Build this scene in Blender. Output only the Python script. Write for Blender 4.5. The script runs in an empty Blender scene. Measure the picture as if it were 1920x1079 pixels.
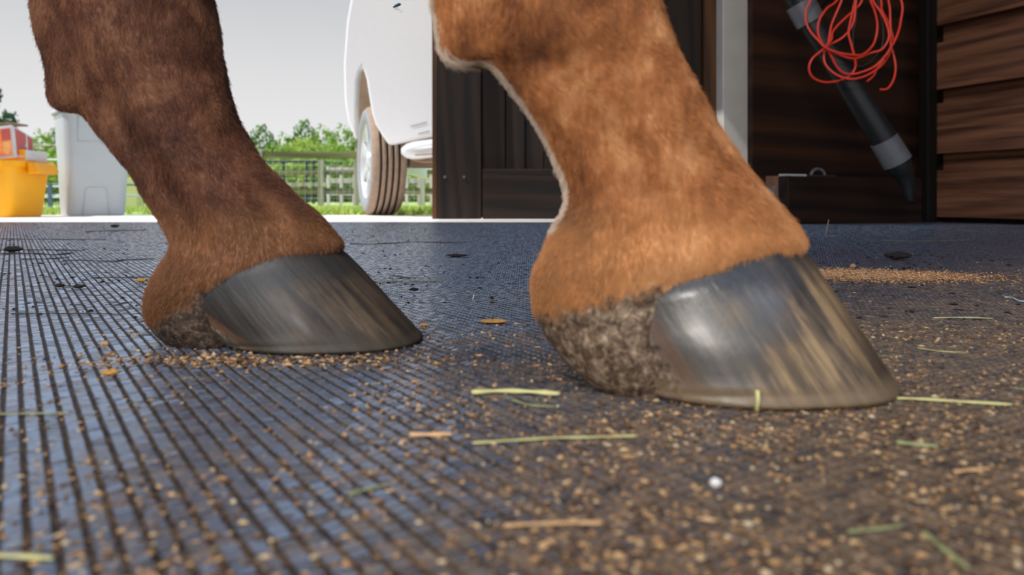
import bpy, math, random
import numpy as np
from mathutils import Vector, noise, Matrix
random.seed(7); RNG = np.random.default_rng(7)
SC = bpy.context.scene; COL = SC.collection
F = 1500.0; HC = 0.092; HY = 372.0                      # focal length in pixels, camera height, horizon row

def P(x, y, Y):                                          # photo pixel at depth Y -> point in the barn (metres)
    return ((x - 960) * Y / F, Y, HC - (y - HY) * Y / F)
def G(x, y, z=0.0):                                      # photo pixel on a level surface at height z
    Y = (HC - z) * F / (y - HY)
    return ((x - 960) * Y / F, Y, z)

# ---------------------------------------------------------------- materials
def lin(c): return tuple(((v / 255) / 12.92 if v / 255 <= .04045 else ((v / 255 + .055) / 1.055) ** 2.4) for v in c) + (1,)
class NT:
    def __init__(s, name):
        s.m = bpy.data.materials.new(name); s.m.use_nodes = True; s.t = s.m.node_tree; s.t.nodes.clear()
        s.out = s.n('ShaderNodeOutputMaterial'); s.b = s.n('ShaderNodeBsdfPrincipled')
        s.l(s.b.outputs[0], s.out.inputs[0])
    def n(s, typ, **kw):
        nd = s.t.nodes.new(typ)
        for k, v in kw.items(): setattr(nd, k, v)
        return nd
    def l(s, a, b): s.t.links.new(a, b)
    def val(s, sock, v):
        if hasattr(v, 'is_linked') or hasattr(v, 'links'): s.l(v, sock)
        else: sock.default_value = v
    pre = 0.0
    def coord(s, scale=(1, 1, 1), rot=(0, 0, 0), kind='Object'):
        c = s.n('ShaderNodeTexCoord'); m = s.n('ShaderNodeMapping')
        if s.pre:
            q = s.n('ShaderNodeMapping'); q.inputs['Rotation'].default_value = (0, 0, s.pre); m.inputs['Scale'].default_value = scale
            s.l(c.outputs[kind], q.inputs[0]); s.l(q.outputs[0], m.inputs[0]); return m.outputs[0]
        m.inputs['Scale'].default_value = scale; m.inputs['Rotation'].default_value = rot
        s.l(c.outputs[kind], m.inputs[0]); return m.outputs[0]
    def noise(s, vec, scale, detail=4, rough=.55, dist=0):
        t = s.n('ShaderNodeTexNoise'); s.l(vec, t.inputs['Vector'])
        t.inputs['Scale'].default_value = scale; t.inputs['Detail'].default_value = detail
        t.inputs['Roughness'].default_value = rough; t.inputs['Distortion'].default_value = dist
        return t.outputs[0]
    def ramp(s, f, stops):
        r = s.n('ShaderNodeValToRGB'); e = r.color_ramp.elements
        while len(e) < len(stops): e.new(.5)
        for el, (p, c) in zip(e, stops):
            el.position = p; el.color = c if len(c) == 4 else tuple(c) + (1,)
        s.l(f, r.inputs[0]); return r.outputs[0]
    def mix(s, f, a, b, mode='MIX'):
        m = s.n('ShaderNodeMix', data_type='RGBA', blend_type=mode)
        s.val(m.inputs[0], f); s.val(m.inputs[6], a); s.val(m.inputs[7], b); return m.outputs[2]
    def math(s, op, a, b=0.0, c=0.0):
        m = s.n('ShaderNodeMath', operation=op); s.val(m.inputs[0], a); s.val(m.inputs[1], b); s.val(m.inputs[2], c); return m.outputs[0]
    def sep(s, vec):
        x = s.n('ShaderNodeSeparateXYZ'); s.l(vec, x.inputs[0]); return x.outputs
    def sstep(s, v, a, b):
        m = s.n('ShaderNodeMapRange', interpolation_type='SMOOTHSTEP'); s.val(m.inputs[0], v)
        m.inputs[1].default_value = a; m.inputs[2].default_value = b; return m.outputs[0]
    def bump(s, h, dist, strength=1.0):
        b = s.n('ShaderNodeBump'); b.inputs['Strength'].default_value = strength; b.inputs['Distance'].default_value = dist
        s.l(h, b.inputs['Height']); s.l(b.outputs[0], s.b.inputs['Normal'])
    def set(s, col=None, rough=None, metal=None, spec=None, **kw):
        if col is not None: s.val(s.b.inputs['Base Color'], col)
        if rough is not None: s.val(s.b.inputs['Roughness'], rough)
        if metal is not None: s.b.inputs['Metallic'].default_value = metal
        if spec is not None: s.val(s.b.inputs['Specular IOR Level'], spec)
        return s.m
BLK = (0, 0, 0, 1); WHT = (1, 1, 1, 1)

def plain(name, rgb, rough=.5, metal=0, var=.15, scale=30, bump=.0):
    t = NT(name); c = lin(rgb); n = t.noise(t.coord(), scale)
    d = tuple(v * (1 - var) for v in c[:3]) + (1,); h = tuple(min(1, v * (1 + var)) for v in c[:3]) + (1,)
    if bump: t.bump(n, bump)
    return t.set(t.ramp(n, [(.3, d), (.7, h)]), rough, metal)

def wood(name, dark, light, axis=0, sc=1.0, rough=.65, ring=1.0, spec=.3, turn=0.0):
    t = NT(name); t.pre = math.radians(turn); s = [26 * sc] * 3; s[axis] = 1.6 * sc
    v = t.coord(tuple(s)); n = t.noise(v, 1.0, 6, .6, .8)
    s2 = [60 * sc] * 3; s2[axis] = 2.5 * sc
    w = t.n('ShaderNodeTexWave', wave_type='BANDS', bands_direction='DIAGONAL'); t.l(t.coord(tuple(q * .16 for q in s)), w.inputs[0])
    w.inputs['Scale'].default_value = 2.2; w.inputs['Distortion'].default_value = 7; w.inputs['Detail'].default_value = 3
    f = t.math('ADD', t.math('MULTIPLY', n, .65), t.math('MULTIPLY', w.outputs[1], .35 * ring))
    k = t.noise(t.coord(tuple(s2)), 1.0, 3)
    f2 = t.math('ADD', f, t.math('MULTIPLY', t.math('SUBTRACT', k, .5), .35))
    t.bump(f2, .0015)
    return t.set(t.ramp(f2, [(.25, lin(dark)), (.75, lin(light))]), rough, spec=spec)

M = {}
M['board_dark'] = wood('dark_stained_board', (18, 12, 10), (48, 34, 27), axis=2)
M['board_dark_h'] = wood('dark_stained_rail', (18, 12, 9), (46, 31, 24), axis=0)
M['board_warm'] = wood('warm_brown_board', (60, 38, 22), (104, 70, 42), axis=2)
M['siding'] = wood('lap_siding', (76, 48, 35), (160, 110, 84), axis=1, sc=1.3, turn=-22, ring=.45)
M['sill'] = wood('sill_timber', (18, 10, 7), (46, 28, 19), axis=0, turn=-22)
M['sill_lit'] = wood('sill_timber_lit', (92, 66, 50), (132, 98, 78), axis=2)  # lit copy of the sill timber, daylight painted into its paler brown
M['ply'] = wood('dark_plywood', (24, 12, 7), (62, 35, 20), axis=0, sc=.5, turn=-22)
M['trimshade'] = wood('corner_post_shade', (10, 7, 6), (20, 14, 11), axis=2)  # near-black tone paints the corner shadow onto the post
M['post'] = plain('white_painted_post', (186, 184, 180), .6, var=.06, scale=12)
M['ceil'] = wood('roof_boards', (60, 44, 34), (96, 74, 56), axis=0)
M['fence_wood'] = wood('weathered_fence', (84, 82, 48), (140, 132, 84), axis=0, sc=.4)
M['fence_post'] = wood('weathered_post', (134, 128, 110), (182, 172, 150), axis=2, sc=.4)
M['fence_pale'] = wood('pale_fence', (180, 160, 148), (222, 206, 196), axis=2, sc=.4)
M['fence_black'] = plain('black_fence', (40, 44, 42), .7)
M['galv'] = plain('galvanised_metal', (160, 168, 172), .4, .7, scale=60)
M['pipe_blue'] = plain('blue_grey_pipe', (84, 104, 122), .5, .1)
M['pipe_pale'] = plain('pale_pipe', (190, 198, 196), .5, .1)
M['steel_dark'] = plain('dark_steel', (92, 94, 96), .4, .8)
M['tubeblack'] = plain('black_plastic', (26, 28, 30), .45, var=.3, scale=80)
M['cuff'] = plain('grey_cuff', (98, 100, 106), .42, var=.12)
M['cord'] = plain('red_cord', (226, 62, 40), .4, var=.08)
M['wire'] = plain('grey_wire', (60, 62, 64), .5)
M['rubber'] = plain('dusty_tyre_rubber', (158, 134, 114), .85, var=.12, scale=40, bump=.002)
M['rubber_side'] = plain('tyre_sidewall', (150, 150, 152), .7, var=.1)
M['groove'] = plain('tyre_groove', (40, 32, 28), .9)
M['alloy'] = plain('alloy_wheel', (220, 220, 222), .3, .3, var=.03)
M['carwhite'] = plain('white_car_paint', (246, 246, 247), .35, var=.01)
M['liner'] = plain('dusty_arch_liner', (160, 132, 108), .9, var=.18, scale=9)
M['chrome'] = plain('bright_bumper_trim', (226, 228, 230), .3, .2, var=.03)
M['yellow'] = plain('yellow_plastic', (250, 176, 2), .45, var=.05, scale=6)
M['yellow2'] = plain('yellow_plastic_rim', (248, 166, 4), .45, var=.05, scale=6)
M['binplastic'] = plain('grey_bin_plastic', (186, 192, 194), .55, var=.03, scale=8)
M['cardwhite'] = plain('white_cardboard', (214, 210, 206), .8, var=.04)
M['cardbrown'] = plain('brown_cardboard', (150, 118, 96), .85)
M['printred'] = plain('red_print', (196, 92, 82), .7, var=.12, scale=25)
t = NT('orange_print'); n_ = t.noise(t.coord(), 18, 5)
M['printorange'] = t.set(t.ramp(n_, [(.3, lin((222, 92, 50))), (.5, lin((248, 140, 70))), (.68, lin((244, 196, 128)))]), .6)
M['hay'] = plain('green_hay', (196, 190, 128), .6, var=.12, scale=120)
M['hay_green'] = plain('grass_hay', (142, 146, 100), .6, var=.15, scale=120)
M['straw'] = plain('tan_straw', (206, 164, 116), .6, var=.12, scale=120)
M['stem_dark'] = plain('dark_twig', (52, 46, 30), .7, var=.3, scale=100)
M['twine'] = plain('pale_blue_twine', (166, 196, 196), .5)
M['debris'] = plain('dark_mud', (36, 28, 22), .9, var=.5, scale=200)
M['chip'] = plain('wood_chip', (178, 138, 96), .7, var=.2, scale=200)
M['leafdry'] = plain('dry_leaf', (176, 132, 62), .7, var=.3, scale=200)
M['bark'] = plain('bark', (84, 66, 48), .9, var=.3, scale=6)
M['flyblue'] = plain('fly_body', (30, 78, 104), .3, .4)
M['flywing'] = plain('fly_wing', (150, 140, 120), .3)
M['fixture'] = plain('added_lamp_housing', (200, 200, 200), .5)  # casing of the two added lights

def leafmat(name, a, b, c):
    t = NT(name); g = t.n('ShaderNodeNewGeometry'); n = t.noise(t.coord(), .9, 3)
    f = t.math('ADD', t.math('MULTIPLY', g.outputs['Random Per Island'], .5), t.math('MULTIPLY', n, .55))
    col = t.ramp(f, [(.2, lin(a)), (.5, lin(b)), (.85, lin(c))])
    t.set(col, .6); tr = t.n('ShaderNodeBsdfTranslucent'); t.l(col, tr.inputs[0])
    mx = t.n('ShaderNodeMixShader'); mx.inputs[0].default_value = .3
    t.l(t.b.outputs[0], mx.inputs[1]); t.l(tr.outputs[0], mx.inputs[2]); t.l(mx.outputs[0], t.out.inputs[0])
    return t.m
M['leaf'] = leafmat('leaves_green', (84, 116, 34), (134, 166, 48), (176, 200, 76))
M['leaf_dark'] = leafmat('leaves_dark', (58, 94, 40), (96, 136, 52), (134, 168, 66))
M['leaf_yel'] = leafmat('leaves_yellowgreen', (120, 150, 54), (158, 180, 70), (196, 200, 96))
M['leaf_pine'] = leafmat('pine_needles', (34, 64, 44), (52, 88, 58), (76, 112, 72))
M['grass'] = leafmat('grass_blades', (120, 150, 50), (168, 190, 80), (206, 206, 130))

# ground materials
t = NT('concrete'); v = t.coord(); n1 = t.noise(v, 14, 6, .6); n2 = t.noise(v, 2.2, 3)
c = t.mix(t.sstep(n1, .6, .72), lin((226, 218, 208)), lin((176, 150, 128)))
t.bump(n1, .004); M['concrete'] = t.set(t.mix(t.math('MULTIPLY', n2, .4), c, lin((236, 232, 226))), .8)
t = NT('meadow'); v = t.coord(); n1 = t.noise(v, 1.1, 6, .6); n2 = t.noise(v, 9, 4)
c = t.ramp(n2, [(.3, lin((120, 146, 56))), (.7, lin((182, 190, 98)))])
t.bump(n2, .03); M['meadow'] = t.set(t.mix(t.sstep(n1, .56, .68), c, lin((222, 206, 190))), .9)

def mat_nodes(t, groove):
    """black stable rubber; dust lies on it in patches, thicker on the right and close to the camera"""
    v = t.coord(); x, y, z = t.sep(v)[0:3]
    n1 = t.noise(v, 9, 6, .65); n2 = t.noise(v, 85, 4, .7); n3 = t.noise(v, 320, 2, .6)
    side = t.math('ADD', t.math('MULTIPLY', t.math('DIVIDE', x, t.math('ADD', t.math('ABSOLUTE', y), .1)), .34), t.math('ADD', t.math('MULTIPLY', y, -.34), .20))
    d = t.math('ADD', t.math('ADD', t.math('MULTIPLY', n1, .55), t.math('MULTIPLY', n2, .35)), t.math('ADD', t.math('MULTIPLY', n3, .34), side))
    m = t.sstep(d, .56, .84)
    dust = t.ramp(n2, [(.35, lin((58, 46, 35))), (.7, lin((138, 112, 82)))])
    base = t.ramp(n3, [(.3, lin((44, 50, 60))), (.7, lin((76, 86, 102)))])
    if groove:
        m = t.math('ADD', t.math('MULTIPLY', m, .9), .05)
        base = t.ramp(n2, [(.3, lin((30, 25, 22))), (.7, lin((66, 52, 40)))])
    m = t.math('MULTIPLY', m, .86)
    return base, dust, m, n2, n3
t = NT('rubber_mat_groove'); b, du, m, n2, n3 = mat_nodes(t, True); t.bump(n3, .001)
M['mat_base'] = t.set(t.mix(m, b, du), .8, spec=.3)
t = NT('rubber_mat_stud'); b, du, m, n2, n3 = mat_nodes(t, False); t.bump(n3, .0004, .6); t.l(t.math('MULTIPLY', t.math('SUBTRACT', 1, m), .8), t.b.inputs['Coat Weight']); t.b.inputs['Coat Roughness'].default_value = .22; t.b.inputs['Coat IOR'].default_value = 1.7
M['mat_stud'] = t.set(t.mix(m, b, du), t.math('ADD', .34, t.math('MULTIPLY', m, .4)), spec=1.0)
t = NT('crumb'); g = t.n('ShaderNodeNewGeometry')
M['crumb'] = t.set(t.ramp(g.outputs['Random Per Island'], [(0, lin((50, 36, 26))), (.3, lin((104, 74, 48))), (.62, lin((168, 128, 84))), (.9, lin((190, 154, 106))), (1, lin((206, 186, 150)))]), .7)
t = NT('sawdust'); g = t.n('ShaderNodeNewGeometry')
M['sawdust'] = t.set(t.ramp(g.outputs['Random Per Island'], [(0, lin((120, 78, 48))), (.5, lin((190, 138, 92))), (1, lin((222, 184, 140)))]), .8)

# ---------------------------------------------------------------- mesh helpers
class MB:
    def __init__(s): s.v = []; s.f = []; s.mi = []
    def add(s, vs, fs, mi=0):
        o = len(s.v); s.v += [tuple(q) for q in vs]; s.f += [tuple(i + o for i in q) for q in fs]; s.mi += [mi] * len(fs)
    def box(s, x0, x1, y0, y1, z0, z1, mi=0, fr=None):
        vs = [(x, y, z) for z in (z0, z1) for y in (y0, y1) for x in (x0, x1)]
        if fr: vs = [fr(*q) for q in vs]
        s.add(vs, [(0, 2, 3, 1), (4, 5, 7, 6), (0, 1, 5, 4), (2, 6, 7, 3), (0, 4, 6, 2), (1, 3, 7, 5)], mi)
    def tube(s, pts, r, n=8, mi=0, caps=True, flat=1.0):
        pts = [Vector(p) for p in pts]; rings = []; up = Vector((0, 0, 1))
        for i, p in enumerate(pts):
            tn = (pts[min(i + 1, len(pts) - 1)] - pts[max(i - 1, 0)]).normalized()
            if i == 0:
                a = tn.cross(up if abs(tn.z) < .9 else Vector((1, 0, 0))).normalized()
            else: a = (a - tn * a.dot(tn)).normalized()
            b = tn.cross(a); rr = r[i] if isinstance(r, (list, tuple)) else r
            rings.append([p + a * math.cos(k * 2 * math.pi / n) * rr + b * math.sin(k * 2 * math.pi / n) * rr * flat for k in range(n)])
        s.loft(rings, caps=caps, mi=mi)
    def loft(s, rings, caps=True, mi=0, closed=True):
        n = len(rings[0]); vs = [q for r in rings for q in r]; fs = []
        for i in range(len(rings) - 1):
            for k in range(n if closed else n - 1):
                k2 = (k + 1) % n; fs.append((i * n + k, i * n + k2, (i + 1) * n + k2, (i + 1) * n + k))
        if caps: fs.append(tuple(range(n))[::-1]); fs.append(tuple(range((len(rings) - 1) * n, len(rings) * n)))
        s.add(vs, fs, mi)
    def prism(s, poly, y0, y1, mi=0, fr=None):           # poly in (x, z)
        n = len(poly); vs = [(x, y0, z) for x, z in poly] + [(x, y1, z) for x, z in poly]
        if fr: vs = [fr(*q) for q in vs]
        s.add(vs, [tuple(range(n)), tuple(range(n, 2 * n))[::-1]] + [(i, i + n, (i + 1) % n + n, (i + 1) % n) for i in range(n)], mi)
    def build(s, name, mats, parent=None, smooth=False, bevel=0, loc=None):
        me = bpy.data.meshes.new(name); vs = s.v
        if loc: vs = [(a - loc[0], b - loc[1], c - loc[2]) for a, b, c in vs]
        me.from_pydata(vs, [], s.f)
        for m in (mats if isinstance(mats, list) else [mats]): me.materials.append(m)
        if any(s.mi): me.polygons.foreach_set('material_index', s.mi)
        o = bpy.data.objects.new(name, me); COL.objects.link(o)
        if loc: o.location = loc
        if parent: o.parent = parent
        if smooth: me.polygons.foreach_set('use_smooth', [True] * len(me.polygons))
        import bmesh
        bm = bmesh.new(); bm.from_mesh(me); bmesh.ops.recalc_face_normals(bm, faces=bm.faces); bm.to_mesh(me); bm.free()
        if bevel:
            b = o.modifiers.new('bevel', 'BEVEL'); b.width = bevel; b.segments = 2; b.limit_method = 'ANGLE'
        return o
def tag(o, label=None, cat=None, group=None, kind=None):
    for k, v in (('label', label), ('category', cat), ('group', group), ('kind', kind)):
        if v: o[k] = v
    return o
def thing(name, label, cat, loc=(0, 0, 0), group=None):
    o = bpy.data.objects.new(name, None); COL.objects.link(o); o.location = loc; o.empty_display_size = .1
    return tag(o, label, cat, group)
def part(mb, name, mats, root, **kw):
    """mesh whose points are given in world space, parented to a thing"""
    l = root.location if root.parent is None else root.parent.location
    o = mb.build(name, mats, None, loc=None, **kw)
    L = Vector(root.location) if root.parent is None else Vector((0, 0, 0))
    base = root
    tot = Vector((0, 0, 0))
    while base is not None: tot += Vector(base.location); base = base.parent
    o.data.transform(Matrix.Translation(-tot)); o.parent = root
    return o
def fastmesh(name, verts, faces, mats, mi=None, smooth=False):
    me = bpy.data.meshes.new(name); nv = len(verts); nf, k = faces.shape
    me.vertices.add(nv); me.vertices.foreach_set('co', verts.astype(np.float32).ravel())
    me.loops.add(nf * k); me.loops.foreach_set('vertex_index', faces.astype(np.int32).ravel())
    me.polygons.add(nf); me.polygons.foreach_set('loop_start', np.arange(nf, dtype=np.int32) * k)
    me.polygons.foreach_set('loop_total', np.full(nf, k, dtype=np.int32))
    for m in mats: me.materials.append(m)
    if mi is not None: me.polygons.foreach_set('material_index', mi.astype(np.int32))
    me.polygons.foreach_set('use_smooth', np.full(nf, smooth))
    me.update(calc_edges=True)
    o = bpy.data.objects.new(name, me); COL.objects.link(o); return o
def crom(pts, n):
    """Catmull-Rom through a list of vectors"""
    pts = [np.array(p, float) for p in pts]; out = []; m = len(pts) - 1
    for i in range(n):
        u = i / (n - 1) * m; k = min(int(u), m - 1); t_ = u - k
        p0, p1, p2, p3 = pts[max(k - 1, 0)], pts[k], pts[k + 1], pts[min(k + 2, m)]
        out.append(.5 * ((2 * p1) + (p2 - p0) * t_ + (2 * p0 - 5 * p1 + 4 * p2 - p3) * t_ ** 2 + (3 * p1 - p0 - 3 * p2 + p3) * t_ ** 3))
    return out

# ---------------------------------------------------------------- camera, world, lights
cd = bpy.data.cameras.new('camera'); cam = bpy.data.objects.new('camera', cd); COL.objects.link(cam); SC.camera = cam
cam.location = (0, 0, HC); cam.rotation_euler = (math.radians(90), 0, 0)
cd.sensor_width = 36; cd.lens = 36 * F / 1920; cd.shift_y = (HY - 539.5) / 1920
cd.clip_start = .02; cd.clip_end = 500
cd.dof.use_dof = True; cd.dof.focus_distance = .80; cd.dof.aperture_fstop = 9.6; cd.dof.aperture_blades = 9

w = bpy.data.worlds.new('sky'); SC.world = w; w.use_nodes = True; nt = w.node_tree; nt.nodes.clear()
o_ = nt.nodes.new('ShaderNodeOutputWorld'); bg = nt.nodes.new('ShaderNodeBackground'); tc = nt.nodes.new('ShaderNodeTexCoord')
sp = nt.nodes.new('ShaderNodeSeparateXYZ'); rp = nt.nodes.new('ShaderNodeValToRGB')
nt.links.new(tc.outputs['Generated'], sp.inputs[0]); nt.links.new(sp.outputs[2], rp.inputs[0])
nt.links.new(rp.outputs[0], bg.inputs[0]); nt.links.new(bg.outputs[0], o_.inputs[0])
el = rp.color_ramp.elements
stops = [(0.0, (.84, .84, .85)), (.07, (.82, .82, .83)), (.15, (.73, .73, .74)), (.235, (.60, .61, .63)), (.32, (.80, 1.05, 1.50)), (.6, (.80, 1.12, 1.72)), (1.0, (.56, .82, 1.30))]
while len(el) < len(stops): el.new(.5)
for e, (p_, c_) in zip(el, stops): e.position = p_; e.color = c_ + (1,)
bg.inputs[1].default_value = 1.0

def lamp(name, typ, loc, energy, color=(1, 1, 1), **kw):
    d = bpy.data.lights.new(name, typ); d.energy = energy; d.color = color
    for k, v in kw.items(): setattr(d, k, v)
    o = bpy.data.objects.new(name, d); COL.objects.link(o); o.location = loc; return o
sun = lamp('sun', 'SUN', (0, 0, 10), 4.6, (1, .96, .9), angle=.009)
az, elv = math.radians(12), math.radians(55)
sdir = Vector((-math.cos(az) * math.cos(elv), -math.sin(az) * math.cos(elv), math.sin(elv)))   # towards the sun: left, a little to the camera's side
sun.rotation_euler = sdir.to_track_quat('Z', 'Y').to_euler()

FILL = (-1.0, -1.2, 2.38)
lp = lamp('added_fill_light', 'AREA', FILL, 58, (1, .90, .78), shape='RECTANGLE', size=.9, size_y=.3)  # unseen fill light added behind the camera to brighten the near leg
tgt = Vector((.05, .45, .1)) - Vector(FILL); lp.rotation_euler = tgt.to_track_quat('-Z', 'Y').to_euler()

GLINT = (-.34, -1.15, .24)
wk = lamp('added_glint_light', 'AREA', GLINT, 12, (1, .95, .88), shape='RECTANGLE', size=.12, size_y=.34)  # unseen low light added to put the shine on the near hoof
tgt = Vector((.05, .4, .08)) - Vector(GLINT); wk.rotation_euler = tgt.to_track_quat('-Z', 'Y').to_euler()
V = SC.view_settings; V.view_transform = 'Standard'; V.look = 'None'; V.exposure = 0; V.gamma = 1; V.use_curve_mapping = False

# ---------------------------------------------------------------- setting
mb = MB(); mb.box(-5, 5, -1.6, 3.10, -.05, 0)
# studs of the mat: small raised pads in rows, rotated to the wall line
d1 = np.array((-.53, .848)); d2 = np.array((.848, .53)); pu, pv = .0069, .0053
R = 5.2; iu = np.arange(int(-3.2 / pu), int(3.2 / pu)); iv = np.arange(int(-3.2 / pv), int(4.2 / pv))
A, B = np.meshgrid(iu, iv); A = A.ravel(); B = B.ravel()
cx = A * pu * d2[0] + B * pv * d1[0]; cy = A * pu * d2[1] + B * pv * d1[1]
k = (cy > .12) & (cy < 3.09) & (np.abs(cx) < cy * .70 + .08)
cx, cy, A = cx[k], cy[k], A[k]; n = len(cx)
hw = .5 * (pu - .0018) * (1 + RNG.uniform(-.06, .06, n)); hl = .5 * (pv - .0014) * (1 + RNG.uniform(-.08, .08, n))
hz = .00055 * (1 + RNG.uniform(-.25, .25, n)); tilt = RNG.normal(0, .05, (n, 2))
vs = np.zeros((n, 8, 3)); q = [(-1, -1), (1, -1), (1, 1), (-1, 1)]
for i, (a, b) in enumerate(q):
    for top in (0, 1):
        s_ = .84 if top else 1.0
        vs[:, i + 4 * top, 0] = cx + (a * hw * s_) * d2[0] + (b * hl * s_) * d1[0]
        vs[:, i + 4 * top, 1] = cy + (a * hw * s_) * d2[1] + (b * hl * s_) * d1[1]
        vs[:, i + 4 * top, 2] = (hz + tilt[:, 0] * a * hw + tilt[:, 1] * b * hl) if top else -.0002
fq = np.array([(4, 5, 6, 7), (0, 1, 5, 4), (1, 2, 6, 5), (2, 3, 7, 6), (3, 0, 4, 7)])
faces = (fq[None] + (np.arange(n) * 8)[:, None, None]).reshape(-1, 4)
bv = np.array(mb.v); bf = np.array(mb.f)
allv = np.vstack([bv, vs.reshape(-1, 3)]); allf = np.vstack([bf, faces + len(bv)])
mi = np.concatenate([np.zeros(len(bf)), np.ones(len(faces))])
floor = fastmesh('floor', allv, allf, [M['mat_base'], M['mat_stud']], mi); tag(floor, 'black ribbed rubber stable mat with dust in its grooves', None, None, 'structure')

mb = MB(); mb.box(-9, 9, 3.10, 4.42, -.06, -.001); o = mb.build('ground', M['concrete']); tag(o, kind='structure')
# meadow: falls slightly away from the slab
nx, ny = 60, 80; xs = np.linspace(-60, 60, nx); ys = 4.42 + (np.linspace(0, 1, ny) ** 2.2) * 140
mb = MB(); rows = []
for yv in ys:
    z = -.004 - .075 * min(1, max(0, (yv - 5) / 11))
    rows.append([(float(xv), float(yv), z + (noise.noise(Vector((xv * .6, yv * .6, 0))) * .012 if yv > 4.9 else 0)) for xv in xs])
mb.loft(rows, caps=False, closed=False); o = mb.build('meadow', M['meadow'], smooth=True); tag(o, 'sunlit meadow with bare sandy patches', None, None, 'structure')
# grass blades near the slab
nb = 26000; gx = RNG.uniform(-5.2, 3, nb); gy = 4.44 + RNG.random(nb) ** 1.3 * 8
gz = -.004 - .075 * np.clip((gy - 5) / 11, 0, 1); hgt = RNG.uniform(.015, .05, nb); ang = RNG.uniform(0, 6.28, nb); wd = .004 + gy * .0006
keep = np.array([not (abs(a - P(174, 0, 4.36)[0]) < .28 and b < 4.7) and noise.noise(Vector((a * 1.4, b * 1.4, 3))) > -.28 for a, b in zip(gx, gy)]); gx, gy, gz, hgt, ang, wd = [q_[keep] for q_ in (gx, gy, gz, hgt, ang, wd)]; nb = len(gx)
vs = np.zeros((nb, 3, 3)); vs[:, 0] = np.stack([gx - np.cos(ang) * wd, gy - np.sin(ang) * wd, gz], 1); vs[:, 1] = np.stack([gx + np.cos(ang) * wd, gy + np.sin(ang) * wd, gz], 1)
vs[:, 2] = np.stack([gx + RNG.normal(0, .015, nb), gy + RNG.normal(0, .015, nb), gz + hgt], 1)
o = fastmesh('grass', vs.reshape(-1, 3), np.arange(nb * 3).reshape(-1, 3), [M['grass']]); tag(o, 'short bright green grass along the concrete slab', 'grass', None, 'stuff')

mb = MB(); mb.box(-5, 3.4, -1.0, 2.60, 2.62, 2.70); mb.box(-.7, 3.4, 2.60, 3.6, 2.62, 2.70); tag(mb.build('ceiling', M['ceil']), kind='structure')  # roof cut short for sun on slab; second box added to shade right wall
for i in range(9):
    pass
mb = MB(); mb.box(-5.1, -5, -1.6, 3.16, 0, 2.62); tag(mb.build('wall_left', M['siding']), kind='structure')

# right corner: everything here is turned 22 degrees
c0 = Vector((.967, 2.80, 0)); e1 = Vector((.927, .375, 0)); e2 = Vector((-.375, .927, 0))    # e1 along the back, e2 away along the right wall line
def fr(a, b, z): q_ = c0 + e1 * a + e2 * b; return (q_.x, q_.y, z)
# right wall: lap boards on a recessed dark backing; wall line passes the inner corner at a = .70, runs towards -e2
W = .70
mb = MB()
boards = [(.02, .198), (.262, .455), (.506, .684), (.752, .93), (.99, 1.17), (1.23, 1.41), (1.47, 1.65), (1.71, 1.89), (1.95, 2.13), (2.19, 2.37), (2.43, 2.60)]
mb.box(W + .085, W + .12, -3.6, .10, 0.0, 2.62, 1, fr)
for i, (z0, z1) in enumerate(boards):
    mb.box(W + .0 + .004 * (i % 2), W + .05, -3.6, .012, z0, z1, 0, fr)
    if i < len(boards) - 1: mb.box(W + .062, W + .086, -3.6, .012, z1 - .01, boards[i + 1][0] + .012, 0, fr)
wr = mb.build('wall_right', [M['siding'], M['board_dark_h']], bevel=.002); tag(wr, kind='structure')
mb = MB(); mb.box(W - .05, W - .001, -.015, .03, 0, 2.62, 0, fr); tag(mb.build('trim_1', M['trimshade'], bevel=.003), 'corner post of the barn wall with the corner shadow painted dark', kind='structure')
# plywood back wall above the sill beam
mb = MB(); mb.box(-.072, W + .09, .10, .13, 0, 2.62, 0, fr); tag(mb.build('wall_back', M['ply']), kind='structure')
# header over the opening
mb = MB(); mb.box(-5, .72, 2.54, 2.60, 2.48, 2.62); tag(mb.build('trim_2', M['board_dark_h']), kind='structure')
# white post
x0 = P(1355, 0, 3.06)[0]; x1 = P(1408, 0, 3.06)[0]
mb = MB(); mb.box(x0, x1, 3.06, 3.16, 0, 2.62); mb.box(x1, x1 + .012, 3.08, 3.16, 0, 2.62, 1)
o = mb.build('post', [M['post'], M['sill_lit']], bevel=.006); tag(o, 'off-white painted square post beside the barn door', 'post')

# sill beam on the floor
sb = thing('sill_beam', 'low dark timber beam on the mat, daylight painted pale on its end', 'beam', tuple(c0))
mb = MB(); mb.box(.0, W - .06, .0, .095, .0, .170, 0, fr); part(mb, 'beam', M['sill'], sb, bevel=.003)
mb = MB(); mb.box(-.145, -.003, .0, .095, .0, .172, 0, fr)
# beam end turned to the door, daylight painted in as a paler brown
mb = MB()
pA = Vector((*G(1478, 421)[:2], 0)); dL = Vector((-.62, .78, 0)).normalized(); nL = Vector((.78, .62, 0)).normalized()
def fr2(a, b, z): q_ = pA + dL * a + nL * b; return (q_.x, q_.y, z)
mb.box(.0, .30, .0, .08, 0, .172, 0, fr2); part(mb, 'end_block', M['sill_lit'], sb, bevel=.003)['label'] = 'beam end with daylight painted as paler brown'
mb = MB(); mb.box(.052, .11, -.002, .001, .085, .135, 0, fr2); pl = part(mb, 'metal_plate', M['galv'], sb); pl['label'] = 'small pale metal plate'

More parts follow.
